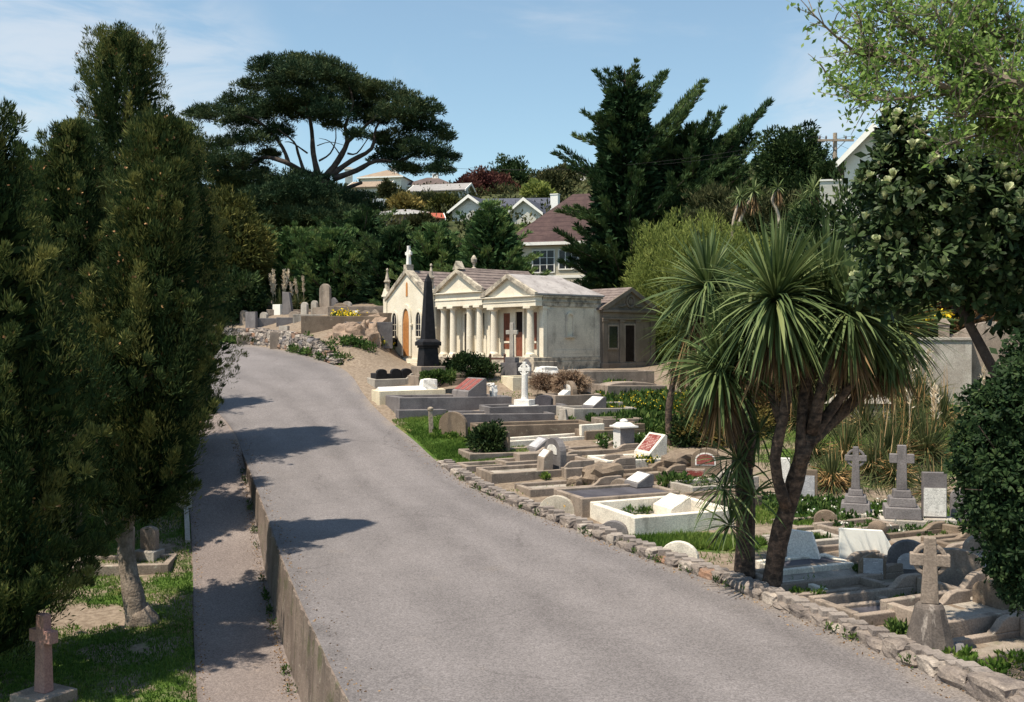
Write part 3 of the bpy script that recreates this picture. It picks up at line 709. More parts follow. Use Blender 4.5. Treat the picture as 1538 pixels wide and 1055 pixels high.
def wreath_tomb():
    w, dp, ez, ap = 3.6, 3.2, 2.72, 3.75
    root = thing('mausoleum', (4.15, 46.0, MZ), R(40), 'grimy brown mausoleum with a round wreath carved in its gable, half behind the cabbage tree', 'mausoleum')
    b = MB(); b.box(-.06, w+.06, -.1, dp, -.6, .25); b.build('plinth', M['maus_b'], root, .02)
    m = MB(); m.box(0, w, 0, .25, .25, ez-.02); m.box(0, .2, .252, dp-.1, .25, ez-.02); m.box(w-.2, w, .252, dp-.1, .25, ez-.02); m.box(.2, w-.2, dp-.3, dp-.1, .25, ez-.02); m.build('wall', M['maus_b'], root)
    for x in (.0, 1.12, 2.2, w-.32):
        a = MB(); a.box(x, x+.3, -.07, -.003, .25, 2.25); a.box(x-.03, x+.33, -.1, -.003, 2.15, 2.25); a.build('pilaster', M['maus_b'], root, .01)
    e = MB(); e.box(-.03, w+.03, -.11, -.002, 2.26, 2.34); e.box(0, w, -.08, -.002, 2.34, 2.60); e.box(-.09, w+.09, -.18, -.001, 2.60, ez); e.build('entablature', M['maus_b'], root, .01)
    p = MB(); p.prism([(.0, ez+.003), (w, ez+.003), (w/2, ap-.08)], 'y', -.05, .25); p.build('pediment', M['maus_b'], root)
    k = MB()
    for sg in (-1,1):
        ex = w/2+sg*(w/2+.14); k.prism([(ex, ez+.004), (ex-sg*.3, ez+.004), (w/2, ap-.16), (w/2, ap+.04), (ex, ez+.11)], 'y', -.19, -.052)
    k.build('raking_cornice', M['maus_b'], root, .01)
    q = MB(); zc = 3.12
    for r0, r1 in ((.30,.22),): ring(q, [(w/2+r0*math.cos(t), zc+r0*math.sin(t)) for t in np.linspace(0,2*math.pi,24,endpoint=False)], [(w/2+r1*math.cos(t), zc+r1*math.sin(t)) for t in np.linspace(0,2*math.pi,24,endpoint=False)], 'y', -.12, -.051)
    q.prism([(w/2+.13*math.cos(t), zc+.13*math.sin(t)) for t in np.linspace(0,2*math.pi,16,endpoint=False)], 'y', -.09, -.051)
    for sg in (-1,1): q.tube([(w/2+sg*.3,-.06,2.95),(w/2+sg*.55,-.07,2.88),(w/2+sg*.8,-.06,2.9),(w/2+sg*.95,-.06,2.82)], [.06,.05,.035,.02], 6)
    q.build('wreath_carving', M['maus_b'], root)
    d = MB(); d.box(1.5, 2.12, -.02, -.003, .3, 2.0); do = d.build('door', M['void'], root)
    d = MB(); d.box(.42, 1.0, -.02, -.003, .95, 1.95); wo = d.build('window', M['dark'], root)
    g = MB(); g.box(.34,.42,-.05,-.002,.87,2.03); g.box(1.0,1.08,-.05,-.002,.87,2.03); g.box(.42,1.0,-.05,-.002,1.95,2.03); g.box(.42,1.0,-.05,-.002,.87,.95); g.build('window_frame', M['conc'], wo)
    g = MB(); g.box(1.43,1.5,-.06,-.002,.3,2.08); g.box(2.12,2.19,-.06,-.002,.3,2.08); g.box(1.5,2.12,-.06,-.002,2.0,2.08); g.build('door_frame', M['conc'], do)
    r = MB(); roof_rows(r, -.2, w/2, -.16, dp+.1, ez+.02, ap+.05, 8); roof_rows(r, w+.2, w/2, -.16, dp+.1, ez+.02, ap+.05, 8); r.prism([(0.1,ez),(w-.1,ez),(w/2,ap-.05)],'y',dp-.3,dp-.1); r.build('roof', M['tile_d'], root)
wreath_tomb()

# ------------------------------------------------------------------ graves
UA = R(23)
def plot(px, py, Ln, W, h, label, mat='conc', fill='gravel', fh=None, t=.14, rz=UA, name='kerbed_grave', cat='grave', dz=-.06, swoop=None):
    g = gp(px, py); root = thing(name, (g.x, g.y, g.z+dz), rz + random.uniform(-.025,.025), label, cat, tilt=(random.uniform(-.022,.022), random.uniform(-.022,.022)))
    m = MB(); zb = -.8
    m.box(0, Ln, 0, t, zb, h); m.box(0, Ln, W-t, W, zb, h+.03); m.box(0, t, t+.002, W-t-.002, zb, h+.01); m.box(Ln-t, Ln, t+.002, W-t-.002, zb, h+.02)
    if swoop is None: swoop = mat in ('conc','brownst','conc_l') and Ln > 1.8 and h < .5
    if swoop:
        u = Ln*random.uniform(.60,.74); r_ = random.uniform(.14,.26)
        for y0 in (0, W-t):
            hh = h+.03*(y0 > 0)-.004; m.prism([(u,hh),(Ln-.003,hh),(Ln-.003,hh+r_),(u+.34,hh+r_),(u+.22,hh+r_*.8),(u+.12,hh+r_*.35)],'y',y0+.004,y0+t-.004)
        m.box(Ln-t+.003, Ln-.006, t, W-t, h, h+r_-.01)
    m.build('kerb', M[mat], root, .018)
    fh = h-.07 if fh is None else fh
    f = MB(); f.box(t+.002, Ln-t-.002, t+.002, W-t-.002, zb, fh); f.build('infill', M[fill], root)
    root['H'] = h
    return root
def block(root, name, x0, x1, y0, y1, z0, z1, mat, bev=.015, taper=0):
    m = MB(); m.frus((x0,x1,y0,y1), z0, (x0+taper,x1-taper,y0+taper,y1-taper), z1); return m.build(name, M[mat], root, bev)
def stele(root, x, y, w, h, z0, mat, kind='arch', t=.13, plaque=None, pz=(.3,.85), pw=.7, name='headstone', lean=0.):
    """upright stone: broad face towards local -x, centred on y"""
    if kind == 'arch': P = roundarch(y, w, 0, h-w*.42, w*.42)
    elif kind == 'lowarch': P = roundarch(y, w, 0, h-w*.25, w*.25)
    elif kind == 'full': P = roundarch(y, w, 0, max(.02,h-w*.5), min(h,w*.5))
    elif kind == 'point': P = [(y-w/2,0),(y+w/2,0),(y+w/2,h*.72),(y+w*.3,h*.86),(y,h),(y-w*.3,h*.86),(y-w/2,h*.72)]
    elif kind == 'shoulder': P = [(y-w*.62,0),(y+w*.62,0),(y+w*.62,h*.35),(y+w*.5,h*.42)] + [(y+w/2*math.cos(math.pi*i/12), h-w*.45+w*.45*math.sin(math.pi*i/12)) for i in range(13)] + [(y-w*.5,h*.42),(y-w*.62,h*.35)]
    elif kind == 'slant': P = [(y-w*.68,0),(y+w/2,0),(y+w/2,h),(y-w*.30,h*.96)]
    else: P = [(y-w/2,0),(y+w/2,0),(y+w/2,h),(y-w/2,h)]
    m = MB(); m.xf = Matrix.Translation((x,0,z0)) @ Matrix.Rotation(lean, 4, 'Y'); m.prism(P, 'x', 0, t)
    o = m.build(name, M[mat], root, .014)
    if plaque:
        cz = h*(pz[0]+pz[1])/2; hh = h*(pz[1]-pz[0])/2; q = MB(); q.xf = m.xf
        if kind in ('arch','full','lowarch','shoulder'): q.prism(roundarch(y, w*pw, cz-hh, cz-hh+hh*.7, hh*1.2), 'x', -.012, -.001)
        else: q.box(-.012, -.001, y-w*pw/2, y+w*pw/2, cz-hh, cz+hh)
        q.build('inscription', M[plaque], o)
    return o
def desk(root, x, y, w, dx, h0, h1, z0, mat, plaque=None, name='headstone', k=.80):
    """sloping desk stone: its face leans back from local -x"""
    m = MB(); m.xf = Matrix.Translation((x, y-w/2, z0)); m.prism([(0,0),(dx,0),(dx,h1*.94),(dx-.07,h1),(0.02,h0)], 'y', 0, w)
    o = m.build(name, M[mat], root, .014)
    if plaque:
        a = math.atan2(h1-h0, dx-.09); l = math.hypot(h1-h0, dx-.09)
        for i, (pl, f0, f1) in enumerate(plaque if isinstance(plaque, list) else [(plaque, .5-k/2, .5+k/2)]):
            q = MB(); q.xf = Matrix.Translation((x+.02, y-w/2, z0+h0)) @ Matrix.Rotation(-a, 4, 'Y'); q.box(l*.10, l*.90, w*f0, w*f1, .001, .012); q.build('inscription', M[pl], o)
    return o
def cross(root, z0, h, shaft, arm, mat, ringed=False, t=.15, taper=.75, armz=.70, name='cross', x=0, y=0):
    """faces local -x"""
    m = MB(); s2 = shaft*taper*(.78 if ringed else 1)
    m.frus((x-t/2,x+t/2,y-shaft/2,y+shaft/2), z0, (x-t*.42,x+t*.42,y-s2/2,y+s2/2), z0+h)
    zc = z0+h*armz; ah = s2*.55
    m.box(x-t*.46, x+t*.46, y-arm/2, y-s2*.5, zc-ah, zc+ah); m.box(x-t*.46, x+t*.46, y+s2*.5, y+arm/2, zc-ah, zc+ah)
    if ringed:
        r = arm*.45; an = np.linspace(0,2*math.pi,28,endpoint=False)
        ring(m, [(y+r*math.cos(a), zc+r*math.sin(a)) for a in an], [(y+r*.74*math.cos(a), zc+r*.74*math.sin(a)) for a in an], 'x', x-t*.33, x+t*.33)
    return m.build(name, M[mat], root, .014)
def solo(px, py, label, rz=R(75), name='headstone', cat='headstone', dz=-.05, tilt=None):
    g = gp(px, py); return thing(name, (g.x,g.y,g.z+dz), rz, label, cat, tilt=tilt or (random.uniform(-.03,.03),random.uniform(-.02,.05)))
# ---- graves nearest the camera, right of the road
r = solo(1396, 982, 'grey celtic cross with a wheel head on a tall fluted pedestal beside the stone edging', R(72), 'celtic_cross', 'cross', tilt=(0,0))
block(r, 'base_slab', -.42,.42,-.48,.48,-.3,.13,'conc_d')
m = MB(); n = 10
m.lathe([(.33,.13),(.335,.17),(.20,.70),(.155,.755)],0,0,10); m.build('pedestal', M['streaked'], r, .01)
cross(r, .755, .92, .23, .52, 'conc', True, .17, .86, .66)
r = plot(1290, 946, 2.3, 1.15, .26, 'brown kerbed grave with its shaded hollow painted as a dark slab, left of the wheel-headed cross', 'conc', 'slate', .14)  # dark infill colour stands for the shade inside the kerb
r = plot(1176, 906, 1.05, .75, .16, 'small white-kerbed grave at the stone edging beneath the leaning cabbage tree trunk', 'white', 'gravel', .08, t=.12)
r = plot(1172, 891, 3.0, 1.0, .20, 'long low brown kerbed grave running from the cabbage tree to the small pointed headstone', 'conc', 'cemfill')
r = plot(1390, 918, 2.1, .95, .12, 'sunken gravel grave directly behind the wheel-headed cross', 'conc', 'gravel')
r = plot(1422, 966, 2.3, 1.3, .34, 'tall plain concrete grave kerb to the right of the wheel-headed cross', 'conc', 'cemfill', .24)
stele(r, 1.6, .55, .8, .45, .2, 'brownst', 'lowarch')
r = plot(1445, 1005, 2.0, .8, .14, 'low broken kerbed grave at the bottom right behind the big edging rocks', 'conc', 'gravel')
r = plot(1174, 869, 1.65, .8, .20, 'low slab tomb with peeling white sides and a dark top behind the cabbage tree trunk', 'white', 'slate', .19)
r = solo(1204, 846, 'weathered white headstone blotched with dark stains beside the leaning cabbage tree trunk', R(62)); stele(r, 0, 0, .56, .66, 0, 'marble', 'slant', .16, lean=.12); block(r,'base',-.1,.3,-.4,.4,-.3,.06,'conc')
r = solo(1302, 848, 'bright white blank headstone with a sloping right edge', R(84), tilt=(0,.06)); stele(r, 0, -.0, 1.02, .74, 0, 'bright', 'slant', .10) if False else None
M['bright'] = plain('fresh_white_paint', (.82,.80,.74), .7, .2, .04)
stele(r, 0, 0, 1.0, .72, 0, 'bright', 'slant', .10)
r = solo(1311, 872, 'small pointed grey headstone with a pale inset face', R(84)); stele(r, 0, 0, .46, .53, 0, 'brownst', 'point', .14, 'grey_pl', (.08,.82), .74)
r = solo(1366, 870, 'dark round-topped headstone just behind the wheel-headed cross', R(80)); stele(r, 0, 0, .72, .74, 0, 'conc_d', 'shoulder', .16, 'grey_pl', (.3,.72), .6)
r = solo(1432, 893, 'broad grey round-topped headstone with a dark stain, right of the wheel-headed cross', R(78)); stele(r, 0, 0, .98, .82, 0, 'conc', 'lowarch', .18); block(r,'base',-.15,.3,-.65,.65,-.3,.10,'conc')
r = solo(1500, 905, 'low brown round-topped headstone partly under the dark shrub at the right edge', R(78)); stele(r, 0, 0, .8, .62, 0, 'brownst', 'lowarch', .16)
r = plot(1228, 830, 1.1, 1.3, .16, 'small stepped kerbed grave left of the bright white headstone', 'conc', 'cemfill')
r = plot(1196, 800, 1.5, .9, .16, 'low kerbed grave with weeds in front of the wheel-headed grey cross on steps', 'conc', 'gravel')
r = plot(1352, 838, 2.2, 1.0, .30, 'long brown kerbed grave with a stone ball on its corner behind the bright white headstone', 'brownst', 'gravel')
m = MB(); m.lathe([(.05,.3),(.17,.36),(.20,.46),(.17,.56),(.06,.63)], .3, .9, 12); m.build('stone_ball', M['brownst'], r, 0, True)
r = plot(1440, 846, 2.0, 1.0, .36, 'mossy broken stone grave against the dark shrub at the right', 'brownst', 'gravel')
def stepped(r, ws, hs, mats):
    z = -.35; out = None
    for i, (w_, h_) in enumerate(zip(ws, hs)):
        out = block(r, 'plinth' if i == 0 else 'step', -w_/2, w_/2, -w_/2, w_/2, z, z+h_, mats[i], .02, .02 if i else .0); z += h_-.001
    return z
r = solo(1285, 779, 'grey cross with a wheel head on three steps in front of the tussock', R(70), 'stepped_cross', 'cross', tilt=(0,0))
z = stepped(r, (.82,.66,.50,.34), (.56,.22,.16,.14), ('conc_l','greyst','greyst','greyst')); cross(r, z, .98, .20, .48, 'greyst', True, .15, .8, .73)
r = solo(1354, 792, 'plain grey cross on three steps, without a wheel, in front of the tussock', R(74), 'stepped_cross', 'cross', tilt=(0,0))
z = stepped(r, (.95,.78,.58,.40), (.62,.26,.20,.16), ('conc_l','greyst','greyst','greyst')); cross(r, z, 1.0, .22, .52, 'greyst', False, .17, .85, .70)
r = solo(1404, 796, 'tall rectangular headstone with a worn white face right of the plain grey cross', R(82), tilt=(0,0)); block(r,'base',-.2,.32,-.42,.42,-.3,.30,'conc_l'); stele(r, 0, 0, .52, 1.02, .30, 'greyst', 'rect', .14, 'white_pl', (.04,.66), .92)
r = solo(1445, 792, 'narrow grey headstone peeping out from the dark shrub', R(82)); stele(r, 0, 0, .45, .9, 0, 'greyst', 'arch', .14)
r = solo(1212, 760, 'tall grey headstone slab behind the leaning cabbage tree trunk', R(80)); stele(r, 0, 0, .50, .92, 0, 'brownst', 'rect', .14, 'grey_pl', (.3,.85), .7)
r = solo(1176, 735, 'small white headstone glimpsed between the cabbage tree trunks', R(80)); stele(r, 0, 0, .34, .85, 0, 'marble', 'rect', .12)

# ---- along the edging
def back(px, py, w, h, kind, mat, label, z=.0, rz=R(68), top=None):
    if top is None: g = gp(px, py); x, y = g.x, g.y
    else:
        q = behind_edge(px, .50); x, y = q.x, q.y
        h = at(px, top, y).z - H(x, y)
    r = thing('headstone', (x, y, H(x, y)), rz, label, 'headstone'); stele(r, 0, 0, w, h+.1, -.1, mat, kind, .14); return r
back(836, 778, .90, .52, 'arch', 'lichen', 'pale round-topped headstone covered in orange lichen at the road edging', top=745)
back(921, 805, .66, .32, 'arch', 'conc_d', 'low dark rounded headstone at the road edging before the big white enclosure', top=783)
back(1020, 846, .74, .42, 'arch', 'white', 'white round-topped headstone behind the road edging, left of the cabbage tree', top=814)
back(679, 656, 1.05, .80, 'arch', 'brownst', 'broad brown round-topped headstone beside the timber post at the grass verge', rz=R(60))
back(751, 680, .56, .70, 'lowarch', 'brownst', 'brown rounded headstone standing right behind the dark green verge bush')
# ---- middle rows
r = plot(953, 810, 2.5, 2.1, .50, 'big white-walled grave enclosure with a white desk stone', 'cream_w' if False else 'white', 'white', .18, t=.18)
desk(r, 1.55, 1.5, .8, .55, .22, .45, .18, 'white', 'white_pl')
r = plot(874, 780, 2.65, 1.45, .52, 'raised brown grave with a dark top slab and a small white desk stone', 'conc', 'slate', .49)
desk(r, 2.05, 1.3, .62, .5, .10, .33, .5, 'conc_d', 'white_pl', k=.92)
r = plot(796, 748, 2.6, 1.05, .26, 'low pale-topped kerbed grave beside the orange lichened headstone', 'conc', 'cemfill', .2)
m = MB(); rock(m, (2.2,.5,.4), (.95,.7,.62), .2, .5, .09); rock(m, (1.5,.5,.28), (.5,.4,.3), .5, .5, .1); m.build('rubble', M['brownst'], r)
r = plot(738, 728, 3.1, 1.1, .34, 'brown grave with a dark arched stone holding a white half-moon panel', 'conc', 'cemfill')
o = stele(r, 2.05, .55, 1.0, .85, .3, 'conc_d', 'arch', .2, 'white_pl', (.48,.80), .60)
desk(r, 1.55, .28, .42, .3, .40, .62, .26, 'conc', 'white_pl', 'tablet', .9)
r = plot(700, 712, 3.0, .75, .26, 'low brown kerbed grave next to the grass verge, stepped up at its far end', 'conc', 'cemfill')
block(r,'raised_end', 1.7, 2.86, .15, .6, -.1, .50,'conc')
r = plot(705, 694, 3.2, 1.0, .28, 'brown kerbed grave with a grey sloping desk stone behind the verge bush', 'conc', 'cemfill')
desk(r, 2.15, .5, .7, .5, .12, .44, .22, 'conc_d', 'grey_pl', k=.8)
r = plot(911, 709, 1.95, 1.15, .36, 'white kerbed grave with a large white sloping headstone bearing a dark red panel', 'white', 'white', .28, t=.16)
desk(r, 1.45, .55, .86, .6, .22, .76, .28, 'white', 'red_pl', k=.74)
r = plot(1000, 716, 1.6, .9, .26, 'rough brown grave between the big red-panelled white stone and the arched red-panelled stone', 'brownst', 'gravel'); m = MB(); rock(m,(.6,.4,.34),(.85,.6,.5),.3,.55,.1); rock(m,(1.2,.4,.3),(.35,.35,.4),.3,.7,.05); m.build('rubble', M['brownst'], r)
r = solo(1060, 715, 'brown arched headstone with a red arched panel framed in white', R(70)); stele(r, 0, 0, .80, .80, 0, 'brownst', 'arch', .2, None); 
q = MB(); q.prism(roundarch(0,.56,.33,.48,.20),'x',-.012,-.001); o2 = q.build('panel_frame', M['marble'], r); q = MB(); q.prism(roundarch(0,.48,.36,.48,.16),'x',-.022,-.013); q.build('inscription', M['red_pl2'], o2)
r = solo(1044, 726, 'low headstone with a wide dark red panel, in front of the arched red-panelled stone', R(74)); stele(r, 0, 0, .50, .42, 0, 'conc', 'rect', .16, 'red_pl', (.2,.9), .86)
r = plot(1040, 748, 2.0, 1.2, .32, 'grey kerbed grave with weeds directly left of the shaggy cabbage tree trunk', 'conc_l', 'gravel')
r = plot(765, 673, 3.4, .8, .26, 'long thin white grave kerb behind the grey sloping desk stone', 'white', 'cemfill', .18)
block(r,'end_wall', 2.55, 3.39, .02, .2, .27, .62,'white')
r = plot(845, 688, 2.6, .9, .22, 'low brown kerbed grave at the foot of the white-capped pillar', 'conc', 'gravel')
r = solo(937, 674, 'square grave pillar with one white side and a stepped white cap', UA, 'pillar_monument', 'monument', tilt=(0,0))
block(r,'shaft',-.24,.24,-.24,.24,-.3,.70,'greyst'); block(r,'white_face',-.252,-.243,-.22,.22,-.1,.69,'marble',0); m = MB(); m.box(-.33,.33,-.33,.33,.70,.76); m.frus((-.27,.27,-.27,.27),.76,(-.16,.16,-.16,.16),.86); m.lathe([(.12,.86),(.13,.92),(.04,.97)],0,0,10); m.build('cap', M['marble'], r, .012)
r = plot(722, 664, 4.0, 1.0, .54, 'long dark brown grave wall behind the thin white kerb', 'brownst', 'gravel', .45)
r = plot(880, 662, 2.2, .8, .36, 'brown grave wall running up to the weedy bank by the white-capped pillar', 'brownst', 'gravel')
r = plot(692, 645, 3.5, 1.3, .56, 'grey granite grave platform under the white marble cross', 'greyst', 'cemfill', .50)
r = solo(788, 622, 'white marble cross on a stepped white base upon the grey platform', R(64), 'marble_cross', 'cross', tilt=(0,0), dz=.12)
block(r,'base',-.42,.42,-.44,.44,-.2,.20,'marble'); block(r,'step',-.28,.28,-.30,.30,.20,.40,'marble'); m = MB(); m.lathe([(.14,.4),(.12,.5),(.105,1.3)],0,0,12); m.build('shaft', M['marble'], r); cross(r, 1.25, .50, .17, .46, 'marble', True, .14, .9, .45)
r = solo(815, 622, 'dark polished barrel-shaped gravestone right of the white marble cross', R(72)); stele(r, 0, 0, .62, .72, 0, 'slate', 'lowarch', .3)
r = plot(600, 626, 4.3, 2.1, .72, 'large dark grey granite tomb with a sloping stone of three dark red panels', 'greyst', 'cemfill', .66, t=.3)
block(r,'lower_step',-.15,1.6,-.45,-.002,-.7,.30,'greyst')
desk(r, 2.6, 1.05, 1.85, .75, .25, .75, .66, 'greyst', [('red_pl2',.04,.30),('red_pl2',.37,.63),('red_pl2',.70,.96)])
m = MB(); rock(m,(3.7,.35,.9),(.28,.24,.5),.2,.7,.1); rock(m,(3.62,.42,1.15),(.2,.3,.14),.2,.7,.1); m.build('ornament', M['marble'], r)
r = plot(570, 610, 2.6, 1.2, .60, 'long cream-coloured tomb with a pale ridged top at the edge of the road', 'cream', 'marble', .58, t=.2)
m = MB(); m.prism([(.15,.6),(1.05,.6),(.6,.74)],'x',.1,1.9); m.build('ridged_top', M['marble'], r, .01); m = MB(); rock(m,(2.1,.6,.78),(.6,.5,.42),0,.4,.06); m.build('carved_pillow', M['marble'], r)
r = solo(684, 586, 'plain white sloping slab behind the long cream-coloured tomb', UA); desk(r, 0, 0, .95, .8, .05, .5, 0, 'marble')
r = plot(563, 583, 2.2, 1.2, .40, 'concrete grave topped by low black polished humps at the edge of the road', 'conc_l', 'cemfill', .36)
m = MB(); m.box(.1,1.6,.12,.3,.40,.62); 
for x in (.35,.95,1.4): m.prism(roundarch(x,.42,.40,.68,.13),'y',.10,.34)
m.box(.1,.3,.3,1.0,.40,.62); m.build('polished_rail', M['black'], r, .02)
# obelisk
g = gp(643, 576); r = thing('obelisk', (g.x, g.y, g.z-.1), R(28), 'tall black polished obelisk on a pedestal in front of the pointed chapel', 'monument')
m = MB(); m.box(-.75,.75,-.75,.75,-.4,.42); m.box(-.55,.55,-.55,.55,.42,.80); m.build('base', M['conc'], r, .02)
m = MB(); m.frus((-.36,.36,-.36,.36),.80,(-.31,.31,-.31,.31),1.55); m.box(-.35,.35,-.35,.35,1.55,1.64); m.box(-.42,.42,-.42,.42,1.64,1.80); m.frus((-.42,.42,-.42,.42),1.80,(-.26,.26,-.26,.26),1.92); m.build('pedestal', M['black'], r, .02)
m = MB(); m.frus((-.245,.245,-.245,.245),1.92,(-.125,.125,-.125,.125),4.28); m.frus((-.125,.125,-.125,.125),4.28,(-.01,.01,-.01,.01),4.62); m.build('shaft', M['black'], r, .012)
r = plot(650, 584, 1.6, 1.2, .45, 'rough brown grave with a raised hump beside the black obelisk', 'brownst', 'gravel', .4); m = MB(); rock(m,(.8,.6,.45),(1.5,1.0,.55),0,.6,.06); m.build('mound', M['brownst'], r)
# rusty rail in front of the four-column tomb
g = gp(718, 560); r = thing('grave_railing', (g.x,g.y,g.z), R(-18), 'rusty iron railing round a grave before the four-column mausoleum', 'railing')
for x in (-1.1,-.2,.55,1.2):
    m = MB(); m.box(x-.04,x+.04,-.04,.04,-.2,.72); m.lathe([(.05,.72),(.06,.76),(.02,.82)],x,0,8); m.build('post', M['iron'], r)
m = MB(); m.box(-1.5,1.3,-.025,.025,.56,.63); m.box(-1.5,1.3,-.02,.02,.30,.34); m.build('rail', M['iron'], r)
r = solo(726, 563, 'white pointed gravestone behind the rusty iron railing', R(70)); stele(r, 0, 0, .55, .62, 0, 'marble', 'point', .14)
r = solo(769, 563, 'small grey cross on a stone block in front of the two-column porch', R(66), 'stepped_cross', 'cross', tilt=(0,0)); block(r,'base',-.35,.35,-.38,.38,-.3,.55,'conc_d'); block(r,'step',-.22,.22,-.24,.24,.55,.78,'conc_d'); cross(r,.78,1.45,.19,.52,'conc_l',False,.15,.85,.72)
r = solo(789, 572, 'narrow pointed grey gravestone right of the small cross by the porch', R(60)); stele(r, 0, 0, .42, .95, 0, 'greyst', 'point', .16)
r = plot(770, 588, 2.0, 1.2, .62, 'ochre-stained grave block below the two-column mausoleum', 'cream', 'gravel', .5)
r = plot(812, 578, 2.1, 1.0, .42, 'grey grave block with a rounded white top right of the ochre block', 'conc_l', 'cemfill', .36); m = MB(); rock(m,(.5,.5,.55),(.9,.7,.5),0,.6,.06); m.build('carved_pillow', M['marble'], r)
r = plot(834, 618, 1.9, 1.1, .62, 'grave block with an arched stone, white half-moon panel and dry brambles', 'conc', 'gravel', .5); stele(r, .75, .55, .95, .62, .5, 'brownst', 'arch', .2, 'white_pl', (.42,.82), .66); desk(r,.35,.3,.5,.3,.15,.3,.5,'marble')
r = solo(846, 640, 'small whitish tapering gravestone with a chipped top in front of the brambles', R(60)); m = MB(); m.frus((-.1,.1,-.2,.2),0,(-.07,.07,-.11,.11),.62); m.build('headstone', M['conc_l'], r, .02)
r = plot(862, 637, 2.5, 1.4, .58, 'grey grave with a white sloping desk stone and weeds at its foot', 'conc_l', 'gravel', .5); desk(r, .9, .75, .85, .55, .12, .48, .5, 'conc_d', 'white_pl', k=.94); block(r,'raised_end',1.55,2.48,.92,1.12,.3,.75,'conc_l')
r = plot(876, 590, 3.3, 1.2, .90, 'big plain concrete vault below the wreath mausoleum', 'conc', 'cemfill', .8, t=.2)
r = plot(912, 606, 2.6, 1.3, .72, 'rounded concrete vault in front of the big plain vault, by yellow flowers', 'conc_l' if False else 'conc', 'gravel', .62, t=.22); m = MB(); m.prism(roundarch(1.3,2.2,.6,.7,.16),'y',.25,1.05); m.build('rounded_lid', M['conc'], r, .03)
# timber post on the verge
r = solo(648, 652, 'leaning weathered timber post at the edge of the grass verge', R(10), 'post', 'post', tilt=(.03,-.04)); m = MB(); m.box(-.07,.07,-.07,.07,-.3,.80); m.lathe([(.06,.80),(.10,.83),(.10,.90),(.04,.94)],0,0,8); m.build('post_shaft', M['wood'], r, .01)
# ---- big tomb on the right bank
g = at(1487, 585, 31); gz = H(g.x, g.y); r = thing('tomb', (g.x, g.y, gz-.2), R(68), 'large pale concrete tomb with curved shoulders and a corner pier, high on the right bank', 'tomb')
k = (CZ + (512-478)/1500*31) - gz + .2
m = MB(); P = [(-1.3,0),(1.3,0),(1.3,k*.80),(.95,k*.84)] + [(.9-.9*2*t, k*.86+.30*math.sin(math.pi*t)) for t in np.linspace(.06,.94,12)] + [(-.95,k*.84),(-1.3,k*.80)]; m.prism(P,'x',0,.3); m.build('headwall', M['conc'], r, .03)
for y in (-1.32,1.32):
    m = MB(); m.box(-.12,.42,y-.16,y+.16,0,k*.93); m.frus((-.16,.46,y-.2,y+.2),k*.93,(.0,.3,y-.06,y+.06),k*1.0); m.build('pier', M['conc'], r, .02)
m = MB(); m.box(.3,2.2,-1.2,1.2,0,k*.55); m.build('vault', M['conc'], r, .03)
g = at(1420, 612, 31); gz = H(g.x, g.y); r = thing('tomb', (g.x, g.y, gz-.3), R(74), 'streaky white and grey tomb wall left of the large tomb on the right bank', 'tomb')
k = (CZ + (512-512)/1500*30) - gz + .3; m = MB(); m.box(0,1.6,-.75,.75,0,max(1.2,k)); m.box(-.05,1.65,-.8,.8,max(1.2,k),max(1.2,k)+.1); m.build('wall', M['conc_l'], r, .02)
r = solo(1290, 640, 'pale broken tomb on the bank glimpsed under the cabbage tree heads', R(70), 'tomb', 'tomb'); m = MB(); m.box(0,1.2,-.9,.9,0,.7); m.frus((-.1,1.3,-1,1),.7,(.1,1.1,-.7,.7),.95); m.build('chest', M['conc_l'], r, .03)
# ---- terrace beyond the far stone wall
def far(px, py, d, label, kind, w, h, mat, rz=R(60), name='headstone', **k):
    p = at(px, py, d); r = thing(name, (p.x, p.y, H(p.x,p.y)-.06), rz, label, 'headstone'); stele(r, 0, 0, w, h, 0, mat, kind, .18, **k); return r
r = far(487, 462, 55, 'tall round-topped grey monument on a block on the far terrace', 'full', .72, 1.75, 'conc'); block(r,'base',-.3,.5,-.6,.6,-.2,.45,'conc')
far(430, 468, 57, 'tall grey headstone with a pointed left shoulder, before the pampas plumes', 'slant', .62, 1.35, 'conc_d')
far(456, 470, 55, 'left one of the two small pale rounded headstones on the far terrace', 'full', .42, .85, 'conc_l'); far(471, 468, 55, 'right one of the two small pale rounded headstones on the far terrace', 'full', .40, .85, 'conc_l')
far(415, 468, 57.5, 'short bright white square headstone on the far terrace', 'rect', .58, .66, 'bright')
far(562, 463, 53, 'grey pointed headstone among yellow flowers left of the chapel', 'point', .52, 1.0, 'conc')
far(392, 462, 60, 'grey headstone half hidden by the olive bush on the far terrace', 'shoulder', .6, 1.2, 'conc_d')
far(376, 494, 55, 'grey slab headstone leaning at the near left end of the terrace wall', 'rect', .75, .95, 'greyst')
far(533, 474, 52.5, 'small white headstone set in the brown wall of the far terrace', 'rect', .35, .5, 'marble')
far(510, 470, 54.5, 'wide low brown headstone right of the tall round-topped monument', 'lowarch', .9, .7, 'brownst')
def tplot(px, py, d, Ln, W, h, label, mat, fill='gravel', rz=R(12)):
    p = at(px, py, d); r = thing('kerbed_grave', (p.x,p.y,H(p.x,p.y)-.05), rz, label, 'grave'); m = MB(); t=.16
    m.box(0,Ln,0,t,-.8,h); m.box(0,Ln,W-t,W,-.8,h+.02); m.box(0,t,t,W-t,-.8,h+.01); m.box(Ln-t,Ln,t,W-t,-.8,h+.01); m.build('kerb', M[mat], r, .02)
    m = MB(); m.box(t+.002,Ln-t-.002,t+.002,W-t-.002,-.8,h-.06); m.build('infill', M[fill], r); return r
